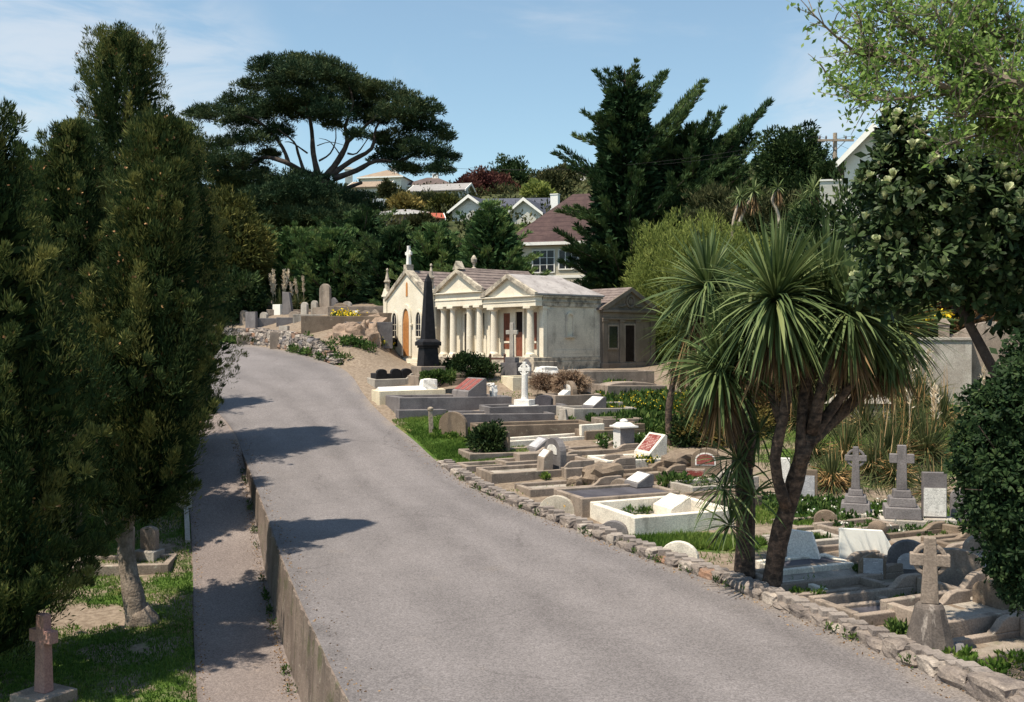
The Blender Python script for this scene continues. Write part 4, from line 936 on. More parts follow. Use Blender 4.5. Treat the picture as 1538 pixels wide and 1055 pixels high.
tplot(405, 502, 51.5, 3.0, 1.6, .95, 'nearest brown grave wall on the far terrace, above the mossy bank', 'conc')
tplot(452, 500, 50.5, 4.2, 1.6, 1.05, 'long sloping brown grave wall on the far terrace, below the small white headstone', 'brownst')
tplot(518, 493, 50.2, 2.4, 1.2, .55, 'dark grey grave wall on the far terrace nearest to the chapel', 'conc_d')
tplot(375, 490, 55, 2.6, 1.4, .6, 'grey grave wall at the far left of the terrace beside the olive bush', 'conc_d')
tplot(440, 484, 54, 3.2, 1.3, .55, 'pale kerbed grave beneath the two small rounded headstones', 'conc_l', 'cemfill')
tplot(492, 478, 54, 2.6, 1.3, .55, 'brown kerbed grave in front of the tall round-topped monument', 'conc')
p_ = at(428,478,56); r = tplot(400, 480, 57, 2.6, 1.2, .45, 'grave with a blue cover before the short white headstone', 'conc', 'bluefill') if 'bluefill' in M else None
M['bluefill'] = plain('faded_blue_cover', (.08,.13,.30), .7)
tplot(400, 478, 57.5, 2.8, 1.2, .5, 'grave with a faded blue cover near the short white headstone', 'conc', 'bluefill')
for px,py,d,kd,w_,h_,mt,lab in [(395,478,56,'arch',.5,.7,'conc_l','small pale rounded headstone left of the blue-covered grave'),(404,470,59,'rect',.5,.8,'conc','plain brown upright headstone at the back of the far terrace, left of the white square'),(441,474,54.5,'lowarch',.7,.6,'conc','low brown headstone between the white square and the two small rounded ones'),(500,466,56,'point',.5,.95,'conc_d','dark pointed headstone just right of the tall round-topped monument'),(520,470,56,'arch',.6,.7,'conc_l','pale rounded headstone beside the yellow terrace flowers'),(548,472,52.5,'arch',.55,.75,'conc','brown rounded headstone between the two yellow flower patches'),(365,478,57,'arch',.5,.9,'conc','brown arched headstone in the shade of the olive bush'),(425,492,52,'rect',.6,.4,'conc_l','low pale block set in the front of the terrace')]:
    far(px,py,d,lab,kd,w_,h_,mt)
for px,py,d,Ln,W,h,mt,lab in [(470,492,52,2.6,1.2,.6,'conc','brown terrace grave behind the long sloping wall'),(540,484,52,1.9,1.1,.6,'brownst','short brown terrace grave nearest to the rock outcrop'),(415,492,54,2.4,1.1,.6,'conc_d','dark terrace grave behind the nearest brown wall'),(520,478,55,2.2,1.2,.5,'conc','brown kerbed grave below the yellow terrace flowers'),(355,500,54,1.6,1.0,.5,'conc','small brown grave wall at the left end above the far stone wall')]:
    tplot(px,py,d,Ln,W,h,lab,mt)
# ---- further rows filling the slope
plot(760, 708, 2.4, .8, .30, 'narrow brown grave wedged behind the half-moon arched stone', 'conc', 'cemfill')
plot(940, 728, 1.9, .9, .30, 'brown kerbed grave just above the small white desk stone', 'brownst', 'gravel')
plot(850, 720, 2.2, .8, .34, 'brown stepped grave in front of the white kerb with the red-panelled stone', 'conc', 'cemfill')
plot(1060, 772, 1.6, 1.2, .34, 'rough brown grave right against the shaggy cabbage tree trunk', 'brownst', 'gravel')
plot(1180, 830, 1.5, .8, .22, 'pale kerbed grave behind the blotched white headstone', 'conc_l', 'cemfill')
plot(1262, 812, 1.6, .9, .26, 'brown kerbed grave between the weeds and the bright white headstone', 'conc', 'gravel')
plot(1330, 890, 1.7, .8, .18, 'low brown kerb at the foot of the small pointed headstone', 'conc', 'gravel')
plot(1455, 938, 1.6, .9, .24, 'brown grave kerb below the broad round-topped headstone', 'brownst', 'gravel')
plot(1240, 925, 1.4, .9, .18, 'low cracked grave kerb hugging the stone edging', 'conc', 'gravel')
plot(1380, 870, 1.9, .9, .26, 'brown grave running behind the dark round-topped headstone', 'conc', 'cemfill')
plot(735, 634, 3.0, 1.0, .55, 'long grey-brown wall behind the white marble cross', 'conc_d', 'gravel')
r = plot(905, 650, 1.6, .8, .50, 'plain brown grave end behind the white-capped pillar', 'conc', 'gravel')
r = solo(1015, 708, 'low brown rounded stone beside the big red-panelled white headstone', R(66)); stele(r, 0, 0, .55, .5, 0, 'brownst', 'arch', .2)
r = solo(930, 742, 'squat rounded grey stone above the brown grave with a dark slab', R(66)); stele(r, 0, 0, .5, .42, 0, 'conc', 'arch', .2)
r = solo(1240, 795, 'low brown rounded stone among the weeds below the stepped crosses', R(75)); stele(r, 0, 0, .5, .45, 0, 'brownst', 'arch', .16)
r = solo(1478, 880, 'tall brown round-topped headstone shaded by the dark shrub', R(78)); stele(r, 0, 0, .7, .95, 0, 'conc', 'arch', .16, 'grey_pl', (.35,.7), .6)
# ---- left lawn
g = gp(66, 1058); r = thing('pink_cross', (g.x, g.y, g.z-.05), R(62), 'pink granite cross on a pale base on the left lawn', 'cross'); block(r,'base',-.34,.34,-.36,.36,-.3,.24,'conc'); cross(r, .24, 1.22, .25, .50, 'pink', False, .17, .72, .72)
g = gp(140, 868); r = thing('kerbed_grave', (g.x-.6,g.y,g.z-.03), R(8), 'low ochre kerbed grave on the lawn behind the leaning cypress trunk', 'grave'); m = MB(); m.box(0,2.2,0,.14,-.3,.26); m.box(0,2.2,.96,1.1,-.3,.28); m.box(0,.14,.142,.958,-.3,.27); m.box(2.06,2.2,.142,.958,-.3,.27); m.build('kerb', M['conc'], r, .015); m = MB(); m.box(.142,2.058,.142,.958,-.3,.16); m.build('infill', M['gravel'], r); stele(r,1.1,.8,.5,.75,.2,'conc','rect',.14)
r = solo(222, 838, 'small ochre gravestone to the right of the leaning cypress trunk', R(75)); block(r,'base',-.2,.25,-.3,.3,-.2,.22,'conc_l'); stele(r,0,0,.42,.55,.22,'conc','lowarch',.16)
r = solo(274, 765, 'small grey gravestone at the top of the lawn beside the path', R(75)); stele(r,0,0,.4,.6,0,'conc_l','arch',.14)
# ------------------------------------------------------------------ trees and shrubs
def A(*v): return np.array(v, float)
def trunk(root, paths, mat, name='trunk', n=8):
    m = MB(); o = root.location
    for pts, r0, r1 in paths:
        P = [Vector(p) for p in pts]; Q = []
        for i in range(len(P)-1):                                   # soften the polyline
            a = P[max(i-1,0)]; b = P[i]; c = P[i+1]; d = P[min(i+2,len(P)-1)]
            for t in (0,.33,.66): Q.append(.5*((2*b)+(c-a)*t+(2*a-5*b+4*c-d)*t*t+(3*b-a-3*c+d)*t*t*t))
        Q.append(P[-1]); k = len(Q)
        m.tube([q-o for q in Q], [(r0+(r1-r0)*i/(k-1))*(1+.07*math.sin(i*2.1)) for i in range(k)], n)
    return m.build(name, M[mat], root, 0, True)
def tree(name, base, label, cat='tree', group=None): return thing(name, base, 0, label, cat, group)
def local(root, C): return np.asarray(C, float) - np.array(root.location)
def on(x, y): return Vector((x, y, H(x, y)))

def cypress(base, zb, zt, R0, prof, label, lean=(0,0), nsp=170, tr=None, cones=420, mat='cypress', blades=104):
    root = tree('cypress', base, label); o = np.array(base)
    L_ = Leaves(); pt = np.array([p[0] for p in prof]); pr = np.array([p[1] for p in prof]); ph = rng.uniform(0,6.28,4)
    def rad(t, th): return R0*np.interp(t, pt, pr)*(1+.17*np.sin(2*th+ph[0]+5*t)+.13*np.sin(4*th+ph[1]+11*t)+.08*np.sin(17*t+ph[2]))
    def axis(t): return np.array([lean[0]*t**1.5, lean[1]*t**1.5])
    tt = np.concatenate([rng.uniform(0,1,nsp)**.9, rng.uniform(.85,1,nsp//12)])
    C=[]; RR=[]; O=[]; T=[]
    for t in tt:
        th = rng.uniform(0, 2*np.pi); r = float(rad(t, th))*rng.uniform(.55,1.17); hgt = rng.uniform(.8,2.3)*(.6 if t > .9 else 1); r0 = rng.uniform(.15,.34)*(.5+.5*min(1,r/ (R0*.5)))
        tint = np.clip(rng.normal(.47,.33),.02,1); lx = rng.normal(0,.07); 
        for i in range(5):
            f = i/4; z = zb+(zt-zb)*t+f*hgt
            if z > zt+.15: break
            ax = axis(t); rr = r*(1-.25*f)
            C.append((base[0]+ax[0]+math.cos(th)*rr+lx*f*3, base[1]+ax[1]+math.sin(th)*rr, z)); RR.append(r0*(1-.72*f)+.05); O.append((math.cos(th)*.8, math.sin(th)*.8, .5)); T.append(np.clip(tint+rng.normal(0,.06),0,1))
    for _ in range(nsp//2):                                          # stray sprays that break the outline
        t = rng.uniform(.04,.97); th = rng.uniform(0,6.28); r = float(rad(t,th)); z = zb+(zt-zb)*t; ax = axis(t); tint = np.clip(rng.normal(.6,.25),.1,1); e = rng.uniform(1.15,1.42)
        for i in range(4):
            f = i/3; rr = r*(.9+(e-.9)*f); C.append((base[0]+ax[0]+math.cos(th)*rr, base[1]+ax[1]+math.sin(th)*rr, z+f*rng.uniform(.25,.55))); RR.append(.15-.09*f); O.append((math.cos(th)*.9,math.sin(th)*.9,.5)); T.append(tint)
    C = local(root, C); L_.clumps(C, np.array(RR), np.array(O), blades, .125, .0105, up=.95, rnd=.35, outw=.5, tint=np.array(T), flat=1.25)
    # inner foliage that closes the crown, its dark tints painting inner shade
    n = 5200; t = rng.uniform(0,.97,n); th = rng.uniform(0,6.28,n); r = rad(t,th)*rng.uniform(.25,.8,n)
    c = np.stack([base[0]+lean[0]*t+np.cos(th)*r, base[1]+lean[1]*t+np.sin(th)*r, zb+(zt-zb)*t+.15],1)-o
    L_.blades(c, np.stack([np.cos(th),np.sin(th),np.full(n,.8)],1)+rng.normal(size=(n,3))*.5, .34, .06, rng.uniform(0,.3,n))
    if cones:
        k = rng.integers(0,len(C),cones); c = C[k]+rng.normal(size=(cones,3))*.05+np.array(O)[k]*np.array(RR)[k][:,None]*.95
        for _ in range(2): L_.blades(c, rng.normal(size=(cones,3)), .055, .026, rng.uniform(0,1,cones), 1)
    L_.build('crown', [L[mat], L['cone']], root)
    if tr: trunk(root, tr, 'bark')
    else: trunk(root, [([base, Vector(base)+Vector((lean[0]*.5,lean[1]*.5,(zt-base[2])*.5)), Vector((base[0]+lean[0],base[1]+lean[1],zt-.6))], .26, .04)], 'bark')
    return root
FL = [(0,.35),(.08,.8),(.25,1),(.5,.88),(.75,.52),(.9,.26),(1,.06)]
FT = [(0,.45),(.06,.75),(.22,1),(.5,.78),(.66,.58),(.8,.56),(.92,.44),(1,.10)]
b = gp(207, 938)
cypress(b, .75, 8.6, 1.12, FL, 'cypress with a bare pale leaning trunk beside the sunken path', (.5,.4), 230,
        [([b-Vector((0,0,.2)), b+Vector((-.05,0,.35)), b+Vector((-.22,.05,1.2)), b+Vector((-.25,.1,1.9)), b+Vector((.1,.3,4)), b+Vector((.35,.4,8.5))], .27, .05), ([b+Vector((-.22,.05,1.5)), b+Vector((-.5,-.1,1.9)), b+Vector((-.62,-.2,2.4))], .07, .03), ([b+Vector((.1,.1,-.1)),b+Vector((-.02,0,.3))],.34,.24)])
cypress(on(-11.1,28.3), .3, 13.0, 1.95, FT, 'tallest cypress on the left, its ragged top knobbly against the sky', (.1,.2), 250, blades=56)
cypress(on(-8.75,16.4), -.9, 8.2, 1.75, FL, 'dense dark cypress filling the left edge, foliage down to the lawn', (-.2,0), 240)
cypress(on(-10.6,24.0), .35, 9.4, 1.5, FL, 'slender cypress peeping up between the left edge tree and the tallest cypress', (.1,0), 190)
cypress(on(-13.4,35.8), 1.0, 10.6, 1.9, FL, 'farthest cypress of the left row, throwing the upper road shadow', (.1,0), 130, blades=40)
cypress(on(-14.6,29), .5, 8.6, 1.7, FL, 'cypress standing back on the lawn behind the left row', (0,0), 90, blades=36)

cypress(on(-10.35,30.8), .9, 10.9, 1.45, FL, 'cypress with a sharp tip at the upper end of the sunken path', (.2,0), 170, blades=50)
cypress(on(-11.3,26.8), .1, 8.2, 1.6, FL, 'broad cypress between the leaning-trunk cypress and the slender one', (.1,0), 190, blades=60)
cypress(on(-12.2,25.6), .1, 8.8, 1.8, FL, 'broad dark cypress set back behind the left edge tree', (0,0), 150, blades=50)

def dome(name, base, c, rx, ry, rz, mat, label, n=240, nb=46, ln=.2, wd=.035, cr=.35, up=.5, cat='shrub', tr='bark_d', group=None, lump=.18, tmu=.5, tsd=.22, flat=1., low=-.9, outw=.7):
    """rounded crown; c is its centre in world space"""
    root = tree(name, base, label, cat, group); c = np.array(c)
    d = rng.normal(size=(n*2,3)); d /= np.linalg.norm(d,axis=1,keepdims=True); d = d[d[:,2] > low][:n]; n = len(d)
    ph = rng.uniform(0,6.28,6)
    k = 1+lump*(np.sin(3*d[:,0]*2+ph[0])*np.sin(3*d[:,2]*2+ph[1])+.7*np.sin(7*d[:,1]+ph[2])*np.sin(6*d[:,0]+ph[3])) 
    P = c + d*np.array([rx,ry,rz])*(k*rng.uniform(.78,1.02,n))[:,None]
    L_ = Leaves(); L_.clumps(local(root,P), cr*rng.uniform(.6,1.3,n), d, nb, ln, wd, up=up, rnd=.5, outw=outw, tint=np.clip(rng.normal(tmu,tsd,n),0,1), flat=flat)
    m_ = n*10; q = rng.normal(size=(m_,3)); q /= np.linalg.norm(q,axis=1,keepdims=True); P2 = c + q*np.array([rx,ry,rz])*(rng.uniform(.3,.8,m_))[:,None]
    L_.blades(local(root,P2), q+rng.normal(size=(m_,3))*.6, ln*1.7, ln*.3, rng.uniform(0,.3,m_))  # inner leaves tinted dark, crown shade put into the colour
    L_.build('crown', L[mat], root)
    b = Vector(base); cc = Vector(c); trunk(root, [([b-Vector((0,0,.2)), b.lerp(cc,.5)+Vector((.1,0,0)), cc], max(.06,rx*.06), .03)] + [([b.lerp(cc,.4), cc+Vector(d[i]*np.array([rx,ry,rz])*.85)], rx*.035, .01) for i in range(5)], tr)
    return root
dome('olive_bush', on(-17.6,60.5), (-17.4,60.5,9.3), 2.5,2.5,3.6, 'olive', 'olive-brown bushy tree where the road bends out of sight on the left', 360, 40, .34,.055,.55, up=.4, cat='tree')
dome('olive_bush', on(-15.9,58.2), (-15.8,58.2,6.9), 1.3,1.4,1.5, 'round', 'dark rounded bush above the far stone wall under the olive-brown tree', 110, 40, .3,.05,.4)

# the big umbrella pine
def pine():
    D = 80.; base = on(-13.6, D); root = tree('pine_tree', base, 'huge spreading umbrella pine with dark layered foliage and bare forking limbs')
    def cpt(x, y, dd=0.): return at(280+x/3.517, 60+y/3.517, D+dd)
    limbs = [([(760,1000),(745,870),(725,730)],.85,.62),([(705,730),(600,692),(520,645),(400,622),(290,680)],.42,.10),([(695,715),(670,600),(662,480),(640,370),(600,260)],.36,.07),
      ([(740,720),(800,640),(850,540),(838,460),(880,330),(840,200)],.40,.06),([(765,715),(870,640),(978,575),(1000,470),(1060,380)],.34,.06),([(845,545),(930,470),(1010,400),(1100,330)],.22,.05),
      ([(775,735),(900,690),(1000,640),(1130,640),(1260,560),(1330,500)],.34,.06),([(620,695),(590,600),(568,540),(480,470)],.2,.05),([(540,655),(508,570),(420,460),(300,400),(140,390)],.24,.05),
      ([(700,770),(560,785),(400,772),(270,740),(120,640)],.28,.05),([(735,830),(830,790),(925,755)],.26,.16),([(700,640),(760,600),(790,520),(780,420)],.12,.03),([(850,600),(900,600),(960,520)],.12,.04),([(640,600),(560,545),(520,540)],.1,.03),([(820,620),(760,540),(700,520)],.08,.02),([(690,560),(760,540),(840,560)],.06,.02)]
    trunk(root, [([cpt(x,y,rng.uniform(-1,1)*(i>1)*1.5) for i,(x,y) in enumerate(p)], a*.74, b_*.8) for p,a,b_ in limbs], 'bark_d')
    pads = [(450,150,110,50),(570,125,100,45),(690,150,130,55),(800,190,100,55),(400,250,130,42),(560,230,140,45),(720,260,140,50),(860,245,85,45),(300,335,110,42),(150,390,125,34),(270,430,115,42),(470,375,140,55),(600,390,115,50),(750,385,105,60),(900,340,140,65),(1050,300,105,55),(1000,420,120,55),(1150,390,140,60),(1260,365,80,42),(1250,460,110,52),(1345,510,62,32),(120,560,105,38),(90,635,90,42),(230,640,105,42),(340,535,110,45),(470,490,95,42),(1110,545,120,55),(1250,590,120,50),(1372,620,60,32),(1335,690,70,32),(1190,690,55,30),(1060,625,95,40),(300,735,150,42),(450,765,170,50),(600,760,150,48),(240,800,110,42),(480,840,165,55),(340,900,120,50),(880,880,140,70),(620,880,160,70),(700,330,110,40),(530,310,120,40),(350,400,90,40),(960,250,70,40),(60,400,60,22),(1180,320,70,32),(620,180,120,40),(420,800,150,45),(620,805,160,60),(760,865,150,60),(700,935,200,60),(500,935,180,60),(420,980,150,50),(330,690,110,40),(180,720,110,40),(560,980,160,50),(840,960,150,60),(100,680,80,35),(680,860,150,60),(775,450,40,18),(905,500,45,18),(430,605,60,22),(1020,520,55,20),(330,640,60,22),(1130,680,50,20)]
    C=[];RR=[];O=[];T=[]
    s = D/1500/3.517
    for x,y,a,b_ in pads:
        a *= 1.05; b_ *= 1.05; dd = rng.uniform(-4.5,4.5)*(1-.5*abs(x-700)/700); c = np.array(cpt(x,y,dd)); n = int(14+a*b_/125); tt = np.clip(rng.normal(.5,.2),.1,.9)
        for _ in range(n):
            q = rng.normal(size=3); q /= np.linalg.norm(q); q[2] = q[2] if q[2] > -.35 else -.35*rng.uniform(.3,1)
            C.append(c+q*np.array([a*s,min(a,110)*s,b_*s])*rng.uniform(.5,1.16)); RR.append(rng.uniform(.22,.58)); O.append(q*.7); T.append(np.clip(tt+rng.normal(0,.20),0,1))
    L_ = Leaves(); L_.clumps(local(root,C), np.array(RR), np.array(O), 54, .34, .034, up=.65, rnd=.5, outw=.6, tint=np.array(T), flat=.62)
    L_.build('crown', L['pine'], root); return root
pine()

def branchy(name, base, top, nbr, reach, mat, label, elev=(5,35), tips=(), cl=.6, nb=34, ln=.36, wd=.05, r0=.3, hmin=.05, curve=.25, cat='tree', prof=None, bias=(0,0), droop=0., inner=1500, tmu=.5):
    """layered conifer: sweeping branches, each clothed in sprays that thin towards the tip"""
    root = tree(name, base, label, cat); b = Vector(base); t_ = Vector(top); Hh = (t_-b).length
    prof = prof or [(0,.75),(.25,1),(.6,.72),(.85,.4),(1,.12)]; px_, pr_ = zip(*prof)
    br = []
    for i in range(nbr):
        f = hmin+(1-hmin)*((i+rng.uniform(0,1))/nbr); az = i*2.4+rng.uniform(-.4,.4); l = reach*np.interp(f,px_,pr_)*rng.uniform(.7,1.15)
        e = R(rng.uniform(*elev)); d = Vector((math.cos(az)*math.cos(e)+bias[0]*.3, math.sin(az)*math.cos(e)+bias[1]*.3, math.sin(e)))
        s = b.lerp(t_, f*.97); p2 = s+d*l*.55; p3 = s+d*l+Vector((0,0,l*curve-l*droop)); br.append((s,p2,p3))
    for s,p in tips:
        for q in range(4):
            j = Vector(rng.normal(size=3)*np.array([.35,.7,.35])) if q else Vector((0,0,0)); e = s.lerp(p, 1-.13*q)+j
            br.append((s+j*.5, s.lerp(e,.55)-Vector((0,0,(e-s).length*.05)), e))
    C=[];RR=[];O=[];T=[]; wood=[([b-Vector((0,0,.2)), b.lerp(t_,.5)+Vector((.1,.1,0)), t_], r0, .03)]
    for s,p2,p3 in br:
        l = (p3-s).length; k = max(4,int(l/(cl*.62))); tt = np.clip(rng.normal(tmu,.2),.03,.97)
        wood.append(([s,p2,p3], .035+.015*l, .008))
        dd = (p3-p2).normalized(); side = dd.cross(Vector((0,0,1))).normalized()
        for i in range(k):
            f = .22+.78*i/(k-1); q = s.lerp(p2,f/.55) if f < .55 else p2.lerp(p3,(f-.55)/.45); w_ = (1.05-f)**.6
            j = side*rng.uniform(-1,1)*w_*cl*.9
            C.append(q+j+Vector((0,0,rng.uniform(-.05,.12)*cl))); RR.append(cl*(.20+.55*w_)*rng.uniform(.7,1.15)); O.append((dd*.9+Vector((0,0,.1)))); T.append(np.clip(tt+rng.normal(0,.09)+.10*f,0,1))
    L_ = Leaves(); L_.clumps(local(root,C), np.array(RR), np.array([tuple(o) for o in O]), nb, ln, wd, up=.25, rnd=.32, outw=1.25, tint=np.array(T), flat=.45)
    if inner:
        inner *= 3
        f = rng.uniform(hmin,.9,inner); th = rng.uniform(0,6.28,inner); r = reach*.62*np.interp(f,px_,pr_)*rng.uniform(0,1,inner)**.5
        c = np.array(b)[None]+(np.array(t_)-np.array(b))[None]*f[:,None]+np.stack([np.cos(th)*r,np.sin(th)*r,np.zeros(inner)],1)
        L_.blades(local(root,c), np.stack([np.cos(th),np.sin(th),np.full(inner,.3)],1)+rng.normal(size=(inner,3))*.4, cl*1.1, cl*.22, rng.uniform(0,.3,inner))  # low tints paint the shade deep among the boughs
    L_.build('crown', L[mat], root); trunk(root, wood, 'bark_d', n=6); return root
# big macrocarpa to the right of the tiled house
D = 65.
b = on(7.6, D); T_ = at(938, 104, D)
def tp(s, e, dd=0): return (at(s[0],s[1],D), at(e[0],e[1],D+dd))
branchy('macrocarpa_tree', b, T_, 100, 4.5, 'mdark', 'tall dark macrocarpa with upswept pointed boughs, right of the tiled house', (8,32), [tp((940,170),(896,112)),tp((945,210),(878,172),-1),tp((945,230),(865,205),1),tp((945,280),(836,232),-1),tp((945,330),(842,318),-2),tp((945,400),(838,350),-3),tp((945,180),(1000,112),1),tp((950,230),(1050,128),0),tp((950,260),(1052,140),-2),tp((955,280),(1030,170),2),tp((960,330),(1100,240),-2),tp((950,420),(845,395),-3),tp((950,430),(850,430),-3)],
        cl=.55, nb=54, ln=.36, wd=.03, r0=.45, curve=.16, bias=(.35,0), prof=[(0,.9),(.2,1.0),(.5,.72),(.75,.48),(.92,.34),(1,.2)], inner=3200)
b2 = on(11.2, 66.); T2 = at(1040, 190, 66)
branchy('macrocarpa_tree', b2, T2, 76, 4.9, 'mdark', 'leaning dark macrocarpa whose boughs fan out to the right against the sky', (8,34), [(at(1010,300,66), at(1155,156,65)),(at(1015,310,66), at(1150,158,67)),(at(1015,290,66), at(1118,180,64)),(at(1020,330,66), at(1136,205,66)),(at(1020,350,66), at(1130,222,64)),(at(1010,280,66), at(1085,165,67)),(at(1020,370,66), at(1110,265,64)),(at(1015,300,66), at(1130,178,66)),(at(1015,320,66), at(1120,200,68))],
        cl=.55, nb=52, ln=.36, wd=.03, r0=.4, curve=.16, bias=(.6,0), inner=2600)
# macrocarpas behind the mausoleums
for px, d, ty, rch, mt, lab in [(738,57,300,3.2,'macro','feathery green macrocarpa directly behind the mausoleums, below the white gables'),(655,60,336,3.4,'macro','green macrocarpa behind the chapel roof'),(595,62,340,3.4,'mdark','dark macrocarpa left of the chapel cross'),(545,66,318,3.8,'mdark','very dark macrocarpa beneath the umbrella pine trunk'),(500,63,345,3.6,'macro','green macrocarpa above the round-topped terrace monument'),(445,65,345,3.6,'macro','green macrocarpa above the pampas plumes'),(400,68,340,3.2,'mdark','dark macrocarpa beside the olive-brown tree, below small white houses'),(778,56,388,1.7,'macro','small macrocarpa brushing the wall of the tiled house'),(365,72,345,2.8,'mdark','dark macrocarpa mostly behind the olive-brown tree')]:
    x = (px-769)/1500*d; top = at(px, ty, d)
    branchy('macrocarpa_tree', on(x,d)-Vector((0,0,.8)), top, 62, rch, mt, lab, (5,34), cl=.5, nb=46, ln=.30, wd=.026, r0=.25, hmin=.02, curve=.14, prof=[(0,1),(.5,.95),(.75,.62),(.9,.32),(1,.06)], inner=1800, tmu=.5)
# bright willow-like shrub and friends
c = at(1040, 440, 50); dome('willow', on(c.x,c.y), (c.x,c.y,c.z-.5), 3.5,2.4,4.1, 'willow', 'pale yellow-green willow shrub behind the cabbage tree heads', 620, 64, .26,.018,.42, up=.9, cat='tree', tmu=.5, tsd=.16, outw=.5, lump=.12)
c = at(1105, 405, 47); dome('willow', on(c.x,c.y), (c.x,c.y,c.z-.5), 2.2,2.0,2.2, 'willow', 'taller pale green willow shrub merging into the pale cabbage trees', 300, 60, .20,.018,.34, up=.9, cat='tree', tmu=.42, tsd=.16, outw=.5, lump=.12)
c = at(1187, 250, 58); dome('round_tree', on(c.x,c.y), c, 1.9,1.9,2.1, 'round', 'dark rounded evergreen against the sky, left of the power pole', 260, 44, .24,.05,.36, cat='tree')
c = at(1195, 305, 57); dome('round_tree', on(c.x,c.y), c, 1.6,1.6,1.6, 'round', 'lower dark evergreen under the rounded one left of the power pole', 120, 44, .24,.05,.36, cat='tree')
c = at(1252, 262, 53); dome('shrub', on(c.x,c.y), c, 1.0,.9,.6, 'round', 'dark shrub over the low white wall beside the power pole', 90, 40, .2,.04,.26)
c = at(1085, 335, 56); dome('shrub', on(c.x,c.y), c, 2.0,1.6,1.9, 'scrub', 'grey-brown twiggy scrub between the macrocarpas and the pale cabbage trees', 220, 34, .3,.02,.4, up=.8)
c = at(1155, 345, 54); dome('shrub', on(c.x,c.y), c, 3.2,1.6,1.9, 'scrub', 'grey-green scrub under the pale cabbage trees', 220, 34, .3,.03,.4)
c = at(1290, 380, 36); dome('shrub', on(c.x,c.y), c, 3.0,1.8,2.4, 'round', 'dark green shrub behind the right cabbage tree heads', 220, 40, .24,.045,.36)
c = at(1400, 470, 34); dome('shrub', on(c.x,c.y), (c.x,c.y,c.z-.2), 2.2,1.4,1.4, 'brown', 'rusty brown scrub beyond the streaky white tomb wall', 220, 40, .2,.03,.32)
c = at(1250, 560, 32); dome('shrub', on(c.x,c.y), c, 2.6,1.3,1.2, 'scrub', 'scrubby green bank shrub under the cabbage tree heads', 160, 36, .2,.03,.3)
for px_,py_,d_,rx_,rz_,mt_,lb_ in [(1470,450,37,2.6,1.7,'brown','rusty brown shrub above the large tomb on the right bank'),(1530,450,38,2.8,1.9,'round','dark green shrub above the right end of the large tomb'),(1580,430,36,2.6,2.2,'scrub','grey-green shrub at the right edge behind the large tomb'),(1440,400,42,2.6,2.0,'round','dark shrub behind the pale-flowered tree')]:
    c = at(px_,py_,d_); dome('shrub', on(c.x,c.y), c, rx_,1.5,rz_, mt_, lb_, 170, 40, .22,.035,.36)
c = gp(1130, 640); dome('shrub', c, (c.x,c.y,c.z+.6), 2.0,1.2,1.2, 'brown', 'brown scrub on the bank behind the cabbage tree trunks', 220, 40, .16,.022,.3)
c = gp(1085, 665); dome('shrub', c, (c.x,c.y,c.z+.5), 1.3,.9,.9, 'yellow', 'yellowish-brown scrub left of the shaggy cabbage tree trunk', 190, 40, .14,.022,.24, tmu=.3)
c = gp(1040, 668); dome('shrub', c, (c.x,c.y,c.z+.32), .7,.5,.45, 'round', 'low dark shrub at the foot of the slim cabbage tree', 90, 36, .10,.03,.18)
c = gp(732, 680); dome('shrub', c, (c.x,c.y,c.z+.36), .5,.42,.42, 'round', 'dark green leafy bush on the grass verge beside a rounded brown headstone', 80, 44, .11,.032,.17, up=.6)
c = gp(702, 570); dome('shrub', c, (c.x,c.y,c.z+.45), 1.15,.6,.5, 'round', 'leafy green bush in front of the four-column mausoleum', 120, 40, .13,.03,.2, up=.9)
c = gp(655, 594); dome('shrub', c, (c.x,c.y+.6,c.z+.68), .7,.4,.22, 'weed', 'low green shrub on the long cream-coloured tomb', 60, 34, .11,.03,.14, up=.8)
c = gp(856, 606); dome('bramble', c, (c.x,c.y,c.z+.75), .62,.5,.36, 'bramble', 'dry brown brambles hanging over the half-moon panel grave', 110, 40, .16,.008,.2, up=-.3)
c = gp(818, 596); dome('bramble', c, (c.x,c.y,c.z+.55), .5,.4,.26, 'bramble', 'dry brown brambles by the ochre grave block', 70, 40, .14,.008,.18, up=.1)

